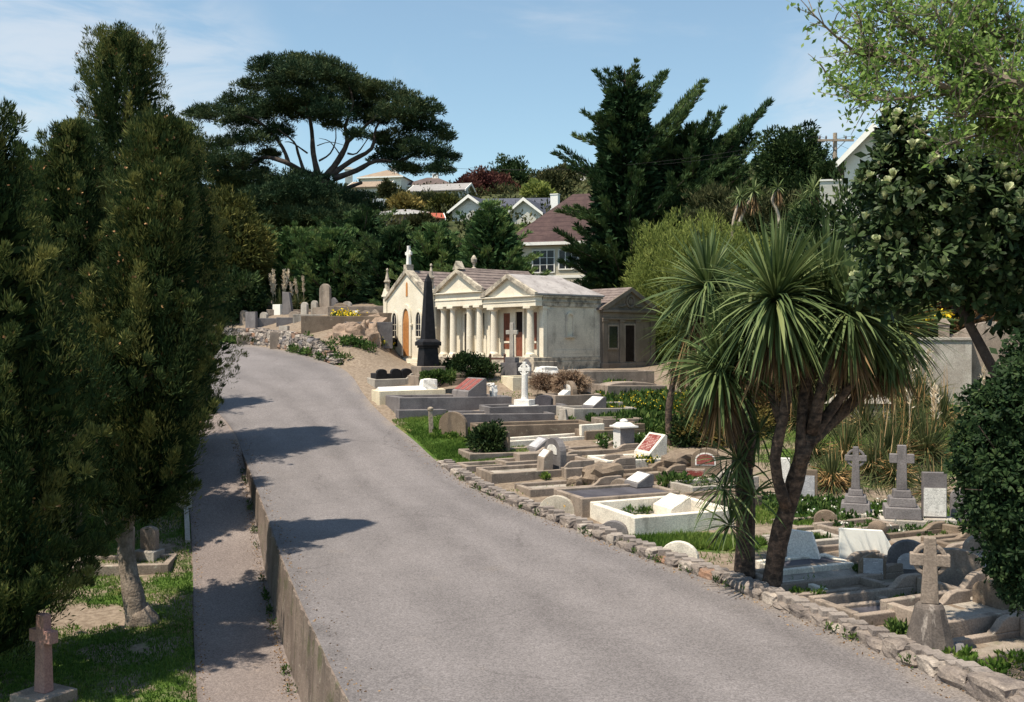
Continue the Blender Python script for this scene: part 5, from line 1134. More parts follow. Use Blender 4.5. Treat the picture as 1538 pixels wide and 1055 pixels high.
# ------------------------------------------------------------------ cabbage trees
def rosette(L_, c, n, ln, wd, axis=(0,0,1), spread=150, mi=0, dead=0, tmu=.5, stiff=1., lo=4):
    c = np.array(c); ax = Vector(axis).normalized(); rot = ax.to_track_quat('Z','Y').to_matrix(); rot = np.array(rot)
    u = rng.uniform(0,1,n); phi = np.radians(lo + (spread-lo)*u**.85); th = rng.uniform(0,6.28,n)
    d = np.stack([np.sin(phi)*np.cos(th), np.sin(phi)*np.sin(th), np.cos(phi)],1) @ rot.T
    l = ln*rng.uniform(.7,1.12,n)*(1-.1*u); k = (.06+.46*np.sin(np.minimum(phi,1.7))**2*rng.uniform(.5,1.25,n))/stiff
    k = np.where(rng.uniform(0,1,n) < .12, k*1.7, k)
    S = [.03,.28,.52,.76,1.]; W = [.5,1,1,.72,.04]
    q = rng.normal(size=(n,3))*.35+np.array([0,0,1.]); sd = np.cross(d,q); sd /= np.linalg.norm(sd,axis=1,keepdims=True)+1e-6
    pts = []
    for s in S:
        p = c + d*(l*s)[:,None]; p[:,2] -= k*l*s*s
        e = np.maximum(0, np.linalg.norm(p-c,axis=1)/l - s*1.02)
        pts.append(c+(p-c)/(1+e/np.maximum(s,.1))[:,None])
    tint = np.clip(rng.normal(tmu,.2,n)-.12*u,0,1)
    mi_ = np.where((u > .78)&(rng.uniform(0,1,n) < dead),1,0)
    for i in range(4):
        a = (wd*W[i]); b_ = wd*W[i+1]
        V = np.stack([pts[i]-sd*a, pts[i]+sd*a, pts[i+1]+sd*b_, pts[i+1]-sd*b_],1)
        for m in (0,1):
            k_ = mi_ == m
            if k_.any(): L_.quads(V[k_], tint[k_], m)
def skirt(L_, c, n, ln, wd, mi=1):
    c = np.array(c); th = rng.uniform(0,6.28,n); r = rng.uniform(.04,.3,n)
    p = c+np.stack([np.cos(th)*r*.5,np.sin(th)*r*.5,rng.uniform(-.5,.05,n)],1); d = np.stack([np.cos(th)*.35,np.sin(th)*.35,np.full(n,-1.)],1)+rng.normal(size=(n,3))*.12
    L_.blades(p,d,ln*rng.uniform(.6,1.1,n),wd,rng.uniform(0,1,n),mi)
def cabbage(base, heads, limbs, label, mat='bark_c', leafn=520, ln=1.40, wd=.023, group=None, extra=(), tmu=.5, dead=.5, lit=.5):
    root = tree('cabbage_tree', base, label, 'cabbage tree', group); o = np.array(base)
    trunk(root, limbs, mat, n=10)
    for i,(c, ax, s) in enumerate(heads):
        L_ = Leaves(); cl = np.array(c)-o
        rosette(L_, cl, int(leafn*s), ln*s, wd, ax, 172, dead=dead, tmu=tmu); skirt(L_, cl-np.array([0,0,.1]), int(120*s), ln*.8*s, wd*.8)
        L_.build('leaf_head', [L['cab'], L['dead']], root)
    for (c, s) in extra:
        L_ = Leaves(); rosette(L_, np.array(c)-o, int(50*s), ln*.62*s, wd*.75, (rng.uniform(-.6,.6),rng.uniform(-.6,.2),.7), 130, dead=.3, tmu=tmu-.1); L_.build('leaf_tuft', [L['cab'], L['dead']], root)
    return root
bA = behind_edge(1118, .55); dA = bA.y-.5
def pa(x,y,dd=0): return at(x,y,dA+dd)
cabbage(bA, [(pa(1064,432,.6),(-.15,.1,1),.92),(pa(1083,556,-.7),(-.25,-.5,1),.86)],
        [([bA-Vector((0,0,.3)), pa(1120,770,.4), pa(1114,670), pa(1104,610,-.2), pa(1086,565,-.6)],.19,.10),([pa(1116,700), pa(1118,600,.3), pa(1090,500,.5), pa(1066,440,.6)],.2,.10)],
        'shaggy cabbage tree with tufts of leaves sprouting down its upright trunk', extra=[(pa(1088,735,-.3),1.1),(pa(1140,650,-.2),1.),(pa(1096,790,-.3),1.),(pa(1130,745,-.3),1.),(pa(1108,690,-.3),1.1)])
bB = behind_edge(1156, .60); dB = bB.y-1.0
def pb(x,y,dd=0): return at(x,y,dB+dd)
cabbage(bB, [(pb(1165,452,-.3),(-.05,-.15,1),1.12),(pb(1242,446,.2),(.05,-.1,1),1.05),(pb(1275,470,-.5),(.25,-.4,1),.85),(pb(1205,462,.2),(0,.1,1),.85),(pb(1120,500,.3),(-.4,0,.9),.8),(pb(1335,492,.5),(.6,-.1,.8),.92),(pb(1195,470,.6),(0,.3,1),.9),(pb(1300,505,.5),(.4,.2,.8),.85)],
        [([bB-Vector((0,0,.3)), pb(1168,820,.75), pb(1188,745,.45), pb(1206,680,.1)],.175,.13),([pb(1204,690), pb(1235,635,.1), pb(1275,580,.1), pb(1308,530,.4), pb(1335,498,.5)],.09,.065),([pb(1212,665), pb(1255,628,.6), pb(1300,580,.5), pb(1300,520,.5)],.12,.08),([pb(1202,700), pb(1206,600,.1), pb(1225,530,.1), pb(1242,455,.2)],.09,.065),([pb(1180,760,.3), pb(1164,690,.0), pb(1182,590,-.3), pb(1166,460,-.3)],.10,.075),([pb(1204,690,.1), pb(1212,600,.5), pb(1198,480,.6)],.13,.08),([pb(1176,640,.0), pb(1150,570,.2), pb(1121,506,.3)],.08,.06),([pb(1220,650), pb(1240,560,-.4), pb(1274,478,-.5)],.1,.07)],
        'big leaning cabbage tree with a dark forked trunk and many drooping heads')
# thin bare-stemmed one farther back
bC = gp(1008, 668); dC = bC.y
cabbage(bC, [(at(1037,497,dC),(-.1,-.3,1),1.6)], [([bC-Vector((0,0,.2)), at(1004,620,dC), at(1015,560,dC), at(1037,500,dC)],.12,.09)], 'slim cabbage tree with one big drooping head on the weedy bank', leafn=150, ln=1.35, wd=.035)
# pale-stemmed cabbage trees on the hillside
for lab, d, heads, limbs in [
  ('pale-stemmed cabbage tree with two heads beside the bare scrub on the hillside', 48, [(1112,296,.8),(1132,288,.9)], [[(1100,370),(1102,330),(1112,300)],[(1108,340),(1120,312),(1132,292)]]),
  ('tallest pale-stemmed cabbage tree with a bent bare stem on the hillside', 47, [(1168,282,.7)], [[(1172,355),(1168,320),(1160,300),(1170,284)]]),
  ('pale-stemmed cabbage tree with yellowing skirts near the white house wall', 48, [(1208,300,.9),(1222,285,.9),(1195,315,.7)], [[(1190,370),(1200,335),(1208,304)],[(1200,345),(1215,318),(1222,290)],[(1188,360),(1193,318)]])]:
    def ph(x,y,k=d): return at(x,y,k)
    q = ph(*limbs[0][0]); base = on(q.x,q.y)
    cabbage(base, [(ph(x,y),(rng.uniform(-.2,.2),-.2,1),s) for x,y,s in heads], [([base]+[ph(x,y) for x,y in l] if i == 0 else [ph(x,y) for x,y in l], .09,.06) for i,l in enumerate(limbs)], lab, 'bark_p', 90, 1.0, .03, 'pale-stemmed cabbage trees on the hillside', tmu=.55, dead=.9)

# ------------------------------------------------------------------ right-hand foreground shrubs
def leaf_rosettes(L_, C, ax, n, ln, wd, mi=0, open_=(35,80), tmu=.45):
    Mc = len(C)
    ax = ax/np.linalg.norm(ax,axis=1,keepdims=True)
    phi = np.radians(rng.uniform(*open_,(Mc,n))); th = rng.uniform(0,6.28,(Mc,n))
    t1 = np.cross(ax, np.array([.3,.9,.2])); t1 /= np.linalg.norm(t1,axis=1,keepdims=True); t2 = np.cross(ax,t1)
    d = ax[:,None]*np.cos(phi)[...,None] + (t1[:,None]*np.cos(th)[...,None]+t2[:,None]*np.sin(th)[...,None])*np.sin(phi)[...,None]
    c = np.repeat(C[:,None],n,1)+d*.02
    tt = np.clip(rng.normal(tmu,.18,(Mc,1))+rng.normal(0,.12,(Mc,n)),0,1)
    d = d.reshape(-1,3); c = c.reshape(-1,3); N_ = len(c); l = ln*rng.uniform(.7,1.2,N_); w_ = wd*rng.uniform(.8,1.15,N_)
    up = np.repeat(ax[:,None],n,1).reshape(-1,3); sd = np.cross(d,up); sd /= np.linalg.norm(sd,axis=1,keepdims=True)+1e-6
    p0 = c; p1 = c+d*(l*.45)[:,None]; p2 = c+d*(l*.8)[:,None]-up*(l*.05)[:,None]; p3 = c+d*l[:,None]-up*(l*.14)[:,None]
    ti = tt.reshape(-1)
    L_.quads(np.stack([p0-sd*(w_*.15)[:,None],p0+sd*(w_*.15)[:,None],p1+sd*(w_*.85)[:,None],p1-sd*(w_*.85)[:,None]],1),ti,mi)
    L_.quads(np.stack([p1-sd*(w_*.85)[:,None],p1+sd*(w_*.85)[:,None],p2+sd*w_[:,None],p2-sd*w_[:,None]],1),ti,mi)
    L_.quads(np.stack([p2-sd*w_[:,None],p2+sd*w_[:,None],p3+sd*(w_*.1)[:,None],p3-sd*(w_*.1)[:,None]],1),ti,mi)
def blobs(spec, D0, dd, per):
    """points near the skin of overlapping balls given as (px, py, radius px)"""
    P=[];O=[]
    for x,y,r in spec:
        c = np.array(at(x,y,D0)); rm = r*D0/1500; n = int(per*r*r/2500)
        d = rng.normal(size=(n,3)); d /= np.linalg.norm(d,axis=1,keepdims=True); P.append(c+d*np.array([rm,min(rm,dd),rm])*rng.uniform(.45,1.02,(n,1))); O.append(d)
    return np.concatenate(P), np.concatenate(O)
def banksia():
    D0 = 13.5; base = on(8.8,13.9); root = tree('banksia_tree', base, 'leathery dark-leaved tree with pale green-white flower heads on the right', 'tree')
    spec = [(1348,170,24),(1348,215,36),(1375,225,52),(1342,262,42),(1380,290,80),(1345,320,45),(1345,380,50),(1400,370,75),(1460,340,90),(1500,385,80),(1440,270,70),(1510,300,80),(1310,430,34),(1420,415,45),(1282,345,18),(1300,270,20),(1550,380,90),(1350,420,50),(1540,250,70),(1545,455,46),(1485,435,44),(1580,470,60)]
    P,O = blobs(spec, D0, .9, 58); ax = O*.8+np.array([-.15,-.35,.75])+rng.normal(size=P.shape)*.3
    L_ = Leaves(); Cc = local(root,P); leaf_rosettes(L_, Cc, ax, 13, .15, .023, 0, (30,95))
    k = (rng.uniform(0,1,len(P)) < .33)&(O[:,1] < .4); leaf_rosettes(L_, Cc[k]+np.array([0,-.02,.05]), ax[k]*.5+np.array([0,-.2,.7]), 17, .125, .028, 1, (4,36))
    n = 2600; c = P[rng.integers(0,len(P),n)]; L_.blades(local(root,c+rng.uniform(-.15,.15,(n,3))+np.array([0,.14,-.05])), rng.normal(size=(n,3)), .2, .05, rng.uniform(0,.4,n))  # filler leaves behind, tinted dark to paint shade
    L_.build('crown', [L['bank'], L['bud']], root)
    t = at(1420,420,D0+.2); trunk(root, [([base-Vector((0,0,.2)), base.lerp(t,.5), t],.10,.06)]+[([t, at(x,y,D0+.1)],.05,.012) for x,y,r in spec], 'bark_d', n=6)
banksia()
def spring_tree():
    D0 = 11.; base = on(9.6,12.5); root = tree('spring_tree', base, 'open twiggy tree with fresh light green leaves across the upper right corner', 'tree')
    def q(x,y,dd=0): return at(1200+x/2.293, y/2.293, D0+dd)
    brs = [([(900,520),(775,420),(640,350),(480,290),(300,200),(200,185),(120,120),(30,30)],.05,.006),([(900,420),(775,300),(600,220),(450,150),(330,60),(270,-30)],.05,.01),([(900,400),(775,425),(650,455),(500,500)],.03,.012),([(775,370),(650,345),(560,320),(420,335),(300,345),(200,330),(130,300),(70,220)],.025,.005),([(900,280),(775,180),(650,100),(540,30),(450,-60)],.04,.012),([(310,330),(250,280),(240,200)],.012,.005),([(640,350),(560,250),(500,120),(470,20)],.022,.008),([(480,290),(400,200),(380,100)],.018,.006),([(775,250),(680,250),(560,190),(430,90)],.025,.008),([(850,200),(740,90),(680,-20)],.03,.01),([(775,420),(700,330),(640,200),(620,60)],.028,.008),([(300,200),(230,140),(200,40)],.01,.004),([(800,560),(700,470),(620,400),(540,400)],.03,.01)]
    W=[]; pts=[]; dirs=[]
    for p,a,b_ in brs:
        Q=[q(x,y,rng.uniform(-.7,.7)) for x,y in p]; W.append((Q,a,b_))
        for i in range(len(Q)-1):
            for f in np.linspace(0,1,9):
                v = Q[i].lerp(Q[i+1],f); x = 769+v.x/v.y*1500
                pts.append(v); dirs.append((Q[i+1]-Q[i]).normalized())
    C=[]; 
    for v,dv in zip(pts,dirs):
        bare = v.x/v.y*1500+769 < 1290
        for _ in range(1 if bare else (3 if v.x/v.y*1500+769 > 1420 else 2)):
            if bare and rng.uniform() < .45: continue
            d = (dv*.6+Vector(rng.normal(size=3)*.75)+Vector((-.25,0,.3))).normalized(); l = rng.uniform(.15,.35 if bare else .7); e = v+d*l
            W.append(([v,v.lerp(e,.5)+Vector(rng.normal(size=3)*.03),e],.007,.003))
            for f in np.linspace(.3,1.05,4 if bare else 7): C.append(np.array(v.lerp(e,f))+rng.normal(size=3)*.03)
    C=np.array(C); L_=Leaves(); n=len(C)
    for _ in range(2): L_.blades(local(root,C)+rng.normal(size=(n,3))*.035, rng.normal(size=(n,3))+np.array([0,0,.35]), rng.uniform(.05,.10,n), .018, np.clip(rng.normal(.5,.25,n),0,1))
    L_.build('crown', L['light'], root)
    t = q(900,520); trunk(root, [([base-Vector((0,0,.2)), base.lerp(t,.6)+Vector((.3,0,0)), t, q(900,400)],.17,.06),([t,q(900,420),q(900,280)],.07,.05),([q(900,280),q(850,200)],.05,.03)], 'bark', n=8); 
    m = MB()
    for P_,a,b_ in W: m.tube([Vector(p)-Vector(base) for p in P_], [a+(b_-a)*i/(len(P_)-1) for i in range(len(P_))], 5)
    m.build('branches', M['bark'], root)
spring_tree()
def dark_shrub():
    D0 = 9.8; base = on(6.5,10.4); root = tree('dark_shrub', base, 'dense very dark glossy shrub crowding the lower right edge', 'shrub')
    spec = [(1528,572,46),(1495,625,58),(1580,650,90),(1475,690,50),(1520,720,80),(1490,760,50),(1530,820,60),(1545,545,40),(1580,760,120),(1545,880,45),(1520,860,36)]
    P,O = blobs(spec, D0, .6, 190); ax = O*.9+np.array([-.2,-.3,.55])+rng.normal(size=P.shape)*.35
    L_ = Leaves(); Cc = local(root,P); leaf_rosettes(L_, Cc, ax, 10, .062, .0115, 0, (25,95), .30)
    n = 3500; c = P[rng.integers(0,len(P),n)]; L_.blades(local(root,c+rng.uniform(-.08,.08,(n,3))+np.array([.10,.1,0])), rng.normal(size=(n,3)), .12, .035, rng.uniform(0,.35,n))  # dark filler leaves, inner shade put into their tint
    L_.build('crown', L['round'], root)
    t = at(1540,740,D0+.1); trunk(root, [([base-Vector((0,0,.2)), t],.09,.05)]+[([t, at(x,y,D0)],.02,.006) for x,y,r in spec]+[([t,at(1470,640,D0-.4)],.012,.004),([t,at(1450,735,D0-.3)],.012,.004)], 'bark_c', n=6)
dark_shrub()

# ------------------------------------------------------------------ tussocks, plumes
def tussock(px, py, h, n, label, mat='flax', stalks=0, plumes=0, dead=0., wd=.012, p=None, name='tussock', sp=72):
    b = p or gp(px,py); root = thing(name, b, 0, label, 'tussock', 'tussocks on the bank behind the crosses' if p is None else None)
    L_ = Leaves(); rosette(L_, (0,0,.02), n, h, wd, (0,0,1), sp, dead=0, stiff=.72, lo=2)
    if dead:
        k = int(n*dead); th = rng.uniform(0,6.28,k); L_.blades(np.stack([np.cos(th)*.15,np.sin(th)*.15,rng.uniform(.1,.5,k)],1), np.stack([np.cos(th),np.sin(th),rng.uniform(-.9,.3,k)],1), h*.5*rng.uniform(.5,1,k), wd*.8, rng.uniform(0,1,k), 1)
    L_.build('leaves', [L[mat], L['straw']], root)
    if stalks:
        L_ = Leaves(); d = rng.normal(size=(stalks,3))*.10+np.array([0,0,1.]); L_.blades(rng.normal(size=(stalks,3))*np.array([.25,.25,0]), d, h*rng.uniform(.8,1.35,stalks), .012, rng.uniform(.2,1,stalks)); L_.build('stalks', L['straw'], root)
    for i in range(plumes):
        d = Vector((rng.normal()*.13, rng.normal()*.13, 1)).normalized(); l = h*rng.uniform(1.05,1.5); tip = d*l; st = d*l*.55
        off = Vector((rng.normal()*.25, rng.normal()*.2, 0)); m = 150; f = rng.uniform(0,1,m); c = np.array(st+off)+np.array(tip-st)*f[:,None]
        L_ = Leaves(); L_.blades(c+rng.normal(size=(m,3))*.035, np.array(d)+rng.normal(size=(m,3))*.4, .22*h*.5, .02*h*.5, rng.uniform(0,1,m)); L_.blades(np.array([off,off+d*.01]), np.array([d,d]), l, .012, .5); L_.build('plume', L['plume'], root)
    return root
tussock(1335,700,1.9,420,'large arching tussock with golden stalks behind the plain grey cross','flax',16,0,.35)
tussock(1250,735,1.35,320,'tussock with a straw-coloured collapsed skirt left of the wheel-headed cross on steps','flax',6,0,1.1)
tussock(1392,690,1.8,380,'tall tussock with straw stalks and pale plumes below the streaky tomb wall','flax',14,2,.3)
tussock(1300,650,1.7,320,'grey-green tussock highest on the bank under the cabbage tree heads','flax',10,0,.2)
tussock(1400,750,1.2,260,'smaller green tussock beside the tall rectangular headstone','flax',4,0,.2)
tussock(1222,690,1.3,220,'green tussock half hidden behind the leaning cabbage tree trunk','flax',4,0,.3)
for px_,py_,h_,st_ in [(1270,690,1.5,6),(1310,715,1.4,4),(1365,650,1.8,16),(1240,650,1.5,4),(1345,725,1.2,8),(1290,600,1.6,6),(1380,610,1.7,12),(1200,640,1.5,3),(1330,620,1.7,10)]:
    tussock(px_,py_,h_,240,'brownish-green arching tussock, one of the crowded mass filling the bank behind the crosses','flax',st_,0,.3)
tussock(1415,640,1.5,260,'pale plumed tussock at the edge of the dark shrub','flax',10,2,.3)
for px,d,n,lab in [(422,59,5,'pampas clump with tall cream plumes on the far terrace'),(446,60,4,'second pampas clump with shorter plumes, right of the tallest one')]:
    p = at(px,462,d); tussock(0,0,1.7 if d < 60 else 1.35,200,lab,'flax',0,n,.2,.02,p=on(p.x,p.y),name='pampas_grass')

# ------------------------------------------------------------------ weeds, flowers, grass
def weeds(px, py, w_, h, label, mat='weed', n=26, flowers=None, name='weed_patch', dz=0.):
    b = gp(px,py); b.z += dz; root = thing(name, b, 0, label, 'weeds', None, 'stuff'); C = np.stack([rng.uniform(-w_,w_,n),rng.uniform(-w_*.6,w_*.6,n),np.zeros(n)],1)
    C[:,2] = [H(b.x+x,b.y+y)-b.z+h*.35+dz for x,y,_ in C]
    L_ = Leaves(); L_.clumps(C, h*.45, np.tile(A(0,0,1),(n,1)), 34, h*.5, h*.11, up=.8, rnd=.6, outw=.3)
    mats=[L[mat]]
    if flowers:
        k = n*(5 if flowers == 'yfl' else 2); c = C[rng.integers(0,n,k)]+rng.normal(size=(k,3))*np.array([.12,.12,.05])+np.array([0,0,h*.35])
        for _ in range(2): L_.blades(c, rng.normal(size=(k,3)), .05, .022, rng.uniform(0,1,k), 1)
        mats.append(L[flowers])
    L_.build('leaves', mats, root)
for a in [(985,612,2.3,.42,'lush weeds with yellow flowers on the bank beside the concrete vaults','weed',150,'yfl'),(1000,640,2.0,.34,'green weeds on the bank below the yellow flowers','weed',110),(945,668,.9,.28,'white-flowered weeds by the white-capped pillar','weed',36,'wfl'),(925,592,.5,.5,'tall weed with yellow flowers against the rounded vault','weed',18,'yfl'),(880,634,.9,.3,'dark weeds at the foot of the grey grave with a desk stone','weed',30),(960,636,.6,.42,'bushy weeds right of the grey grave with a desk stone','weed',24),(970,700,.35,.28,'yellowish weed on the white kerb of the red-panelled stone','weed',12,'yfl'),(1012,730,.3,.34,'dark weed beside the small white desk stone','weed',12),(1050,727,.4,.2,'pale-flowered weed by the low red panel','weed',12,'wfl'),(1072,742,.5,.2,'weeds inside the grey kerb left of the shaggy trunk','weed',18),(1270,772,1.6,.26,'green weeds around the foot of the stepped crosses','weed',70,'wfl'),(1330,806,1.2,.22,'weeds with tiny white flowers below the plain grey cross','weed',46,'wfl'),(1430,800,.8,.24,'weeds at the base of the tall rectangular headstone','weed',30,'wfl'),(1210,765,1.0,.26,'green weeds behind the leaning cabbage trunk','weed',44),(1240,820,.3,.22,'tuft of weeds in the small stepped grave','weed',8),(1365,905,.5,.14,'dry weeds in the gravel grave','grass',14),(1430,902,.5,.14,'low weeds before the broad round-topped headstone','grass',14),(1352,962,.16,.26,'green weed at the foot of the fluted pedestal','weed',8),(1290,863,.2,.18,'weed tuft beside the small pointed headstone','weed',6),(930,775,.22,.22,'weed tuft on the white enclosure wall','weed',8),(962,772,.22,.2,'second weed tuft within the white enclosure','weed',8),(815,720,.15,.2,'tuft of grass on the pale kerb','grass',6),(1218,900,.3,.16,'tufts in the small white-kerbed grave','grass',8),(680,656,.7,.2,'grassy weeds at the foot of the broad brown headstone','grass',30),(870,735,.3,.14,'weeds on the low pale-topped grave','grass',8),(1490,1010,.6,.2,'grass among the big edging rocks at the lower right','grass',20)]:
    weeds(*a, **({} ))
for px,py,d,w_,lab,fl in [(532,468,52,1.1,'bright yellow flowers on top of the far terrace','yfl'),(570,468,51,.6,'yellow flowers around the pointed terrace headstone','yfl'),(470,506,48.5,2.6,'mossy green growth along the top of the far stone wall',None),(535,508,48.3,1.0,'green growth on the ochre bank left of the chapel',None),(345,508,55,1.2,'low greenery on the wall top at the far left bend',None),(1395,478,33,.6,'yellow flowers on top of the streaky tomb wall','yfl')]:
    p = at(px,py,d); b = on(p.x,p.y); n = int(26*w_)+6; root = thing('weed_patch', b, 0, lab, 'weeds', None, 'stuff'); C = np.stack([rng.uniform(-w_,w_,n),rng.uniform(-.5,.5,n),np.full(n,.1)],1)
    dxy = WB-WA; dxy = dxy/np.linalg.norm(dxy)
    if px < 480 and fl is None:
        s = rng.uniform(-w_,w_,n); t = rng.uniform(-.1,.5,n); C[:,0] = dxy[0]*s+dxy[1]*t; C[:,1] = dxy[1]*s-dxy[0]*t
    C[:,2] = [H(b.x+x,b.y+y)-b.z+.14 for x,y,_ in C]
    if px == 1395: C[:,2] += 1.9
    L_ = Leaves(); L_.clumps(C, .2, np.tile(A(0,0,1),(n,1)), 26, .2, .04, up=.6, rnd=.7, outw=.3, mi=0)
    if fl:
        k = n*16; c = C[rng.integers(0,n,k)]+rng.normal(size=(k,3))*np.array([.15,.15,.1])+np.array([0,0,.18]); L_.blades(c, rng.normal(size=(k,3)), .10, .05, rng.uniform(0,1,k), 1)
    L_.build('leaves', [L['weed'],L['yfl']], root)
def grass(name, pts, ln, label, mat='grass'):
    pts = np.array(pts); z = terr(pts[:,0],pts[:,1]); n = len(pts); c = np.stack([pts[:,0],pts[:,1],z-.01],1)
    L_ = Leaves(); patch = .5+.3*np.sin(pts[:,0]*1.7+1)*np.sin(pts[:,1]*1.3)
    L_.blades(c, rng.normal(size=(n,3))*.45+np.array([0,0,1.]), ln*rng.uniform(.5,1.3,n), .010, np.clip(patch+rng.normal(0,.18,n),0,1)); o = L_.build(name, L[mat], None); return tag(o, label, 'grass', None, 'stuff')
def lawn_pts(n):
    y = rng.uniform(12,33,n); dl = rng.uniform(1.75,8,n); x = xl(y)-dl
    bare = np.zeros(n, bool)
    for px,py,rx,ry in [(165,930,1.1,.6),(252,828,.4,.5)]:
        q = gp(px,py); bare |= np.hypot((x-q.x+.4)/rx,(y-q.y)/ry) < 1+.25*np.sin(x*9)
    nz = np.sin(x*2.1+.7*y)+np.sin(1.3*y-x*.6+2)
    k = ~bare & (nz > -1.93); return np.stack([x,y],1)[k]
grass('lawn_grass', lawn_pts(95000), .085, 'short green lawn with bare patches between the cypresses and the path')
def ell(px,py,rx,ry,n):
    q = gp(px,py); a = rng.uniform(0,6.28,n); r = np.sqrt(rng.uniform(0,1,n))*(1+.15*np.sin(a*5)); x = q.x+np.cos(a)*r*rx; y = q.y+np.sin(a)*r*ry; k = x > xr(y)+.1; return np.stack([x,y],1)[k]
grass('verge_grass', np.concatenate([ell(640,650,1.7,3.2,16000),ell(700,685,1.7,2.2,14000)]), .09, 'green grass verge between the road and the headstones')
grass('grave_grass', ell(1035,818,1.7,.55,12000), .16, 'bright green grass in front of the white-walled enclosure')
grass('bank_grass', np.concatenate([ell(1280,775,3.6,1.3,12000),ell(1000,630,2.5,3.5,14000)]), .13, 'green grass around the stepped crosses and the weedy bank')
# sparse tufts between the graves
def bank(n):
    y = rng.uniform(25,46,n); x = rng.uniform(7,20,n); k = (x < .62*y+2)&(np.sin(x*1.3+y*.8)+np.sin(y*1.1-x*.9) > -.9); return np.stack([x,y],1)[k]
grass('slope_grass', bank(22000), .30, 'rough tussocky grass over the right-hand bank', 'flax')
def tufts(n):
    y = rng.uniform(12,42,n); x = xr(y)+rng.uniform(.45,8,n); k = (np.sin(x*1.9+y)+np.sin(y*2.3-x*1.4)) > .95; return np.stack([x,y],1)[k]
grass('tuft_grass', tufts(26000), .10, 'sparse tufts of grass in the gaps between the graves')
# fallen leaves and grit in the path corner and along the road edges
def litter():
    n = 2600; y = rng.uniform(12,32,n); k = rng.uniform(0,1,n)
    x = np.where(k < .45, xl(y)-.05-np.abs(rng.normal(0,.10,n))-.06*sunk(y), np.where(k < .62, xl(y)-1.66+np.abs(rng.normal(0,.08,n)), np.where(k < .74, xl(y)+.06+np.abs(rng.normal(0,.2,n)), xr(y)-.04-np.abs(rng.normal(0,.22,n)))))
    onroad = x > xl(y); z = np.where(onroad, road_z(x,y)+.012, 0)
    z = np.where(onroad, z, np.array([H(a,b_) for a,b_ in zip(x,y)])+.012)
    d = rng.normal(size=(n,3)); d[:,2] = np.abs(d[:,2])*.25
    L_ = Leaves(); L_.blades(np.stack([x,y,z],1), d, rng.uniform(.02,.06,n), .011, rng.uniform(0,1,n))
    return tag(L_.build('leaf_litter', L['brown2'], None), 'dry brown leaf litter and grit along the wall foot and road edges', 'leaf litter', None, 'stuff')
litter()
def edge_weeds():
    C=[]
    for _ in range(26):
        y = rng.uniform(13,29); C.append((float(xl(y))-.10-.06*float(sunk(y)), y, H(float(xl(y))-.3,y)+.05))
    for _ in range(30):
        y = rng.uniform(12.5,28); C.append((float(xr(y))-.05, y, float(road_z(float(xr(y)),y))+.04))
    C=np.array(C); L_=Leaves(); L_.clumps(C, rng.uniform(.03,.10,len(C)), np.tile(A(0,0,1),(len(C),1)), 26, .09, .012, up=.7, rnd=.6, outw=.3)
    return tag(L_.build('edge_weeds', L['weed'], None), 'small weeds sprouting at the wall foot and along the stone edging', 'weeds', None, 'stuff')
edge_weeds()
# hillside scrub, too far to count
def scrub():
    n = 7500; y = rng.uniform(78,215,n); x = (rng.uniform(-.95,.95,n))*y*.62
    k = np.sin(x*.21+1.3)*np.sin(y*.17)+rng.normal(0,.5,n) > -.25; x, y = x[k], y[k]; n = len(x); r = rng.uniform(.4,1.5,n)
    C = np.stack([x,y,terr(x,y)+r*.5],1); L_ = Leaves(); L_.clumps(C, r, np.tile(A(0,-.3,.7),(n,1)), 26, .55, .14, up=.5, rnd=.6, outw=.5, tint=np.clip(.5+.35*np.sin(x*.31)*np.sin(y*.23+2)+rng.normal(0,.2,n),0,1), flat=.8)
    return tag(L_.build('hillside_scrub', L['scrub'], None), 'mixed grey-green scrub covering the far hillside between houses', 'scrub', None, 'stuff')
scrub()
for px,py,d,rx,rz,mt,lab in [(722,280,150,2.6,2.0,'red','red-brown leafy tree on the skyline above the white gables'),(702,287,146,2.,1.6,'red','smaller red-brown tree beside the dark-roofed house'),(765,268,165,2.9,3.0,'round','dark green tree highest on the skyline above the red-brown trees'),(750,285,158,2.2,2.0,'red','red-brown tree merging with the dark skyline tree'),(782,280,160,2.2,2.2,'round','dark green tree on the right of the skyline group'),(826,283,140,2.6,2.2,'scrub','grey-green bushy tree below the far right roof'),(845,270,150,2.2,1.8,'scrub','grey-green tree left of the far right roof'),(808,292,130,1.6,1.2,'willow','bright green bush above the slate-blue roof'),(610,312,122,1.9,1.1,'yellow','tan yellow bush on the hillside below the long grey roof'),(642,307,125,1.9,.9,'scrub','grey-green bush right of the tan yellow bush'),(582,292,132,.9,1.4,'scrub','narrow pale tree before the tan-roofed house'),(668,310,118,1.6,1.1,'olive','olive bush left of the white gabled house'),(606,301,128,1.0,.7,'scrub','small grey-green bush beneath the tan-roofed house'),(340,305,105,2.,1.6,'scrub','grey-green bush beside the small white houses behind the pine'),(360,318,100,1.8,1.4,'olive','olive bush below the small white houses behind the pine'),(532,324,105,1.3,1.2,'olive','olive bush between the pine trunk and the pinkish house'),(632,340,98,1.2,.8,'scrub','grey-green bush by the small red roof')]:
    c = at(px,py,d); b = on(c.x,c.y); dome('hill_tree', Vector((c.x,c.y,min(b.z,c.z-rz*.6))), c, rx,rx,rz, mt, lab, 120, 30, .5,.11,rx*.3, cat='tree', lump=.25)
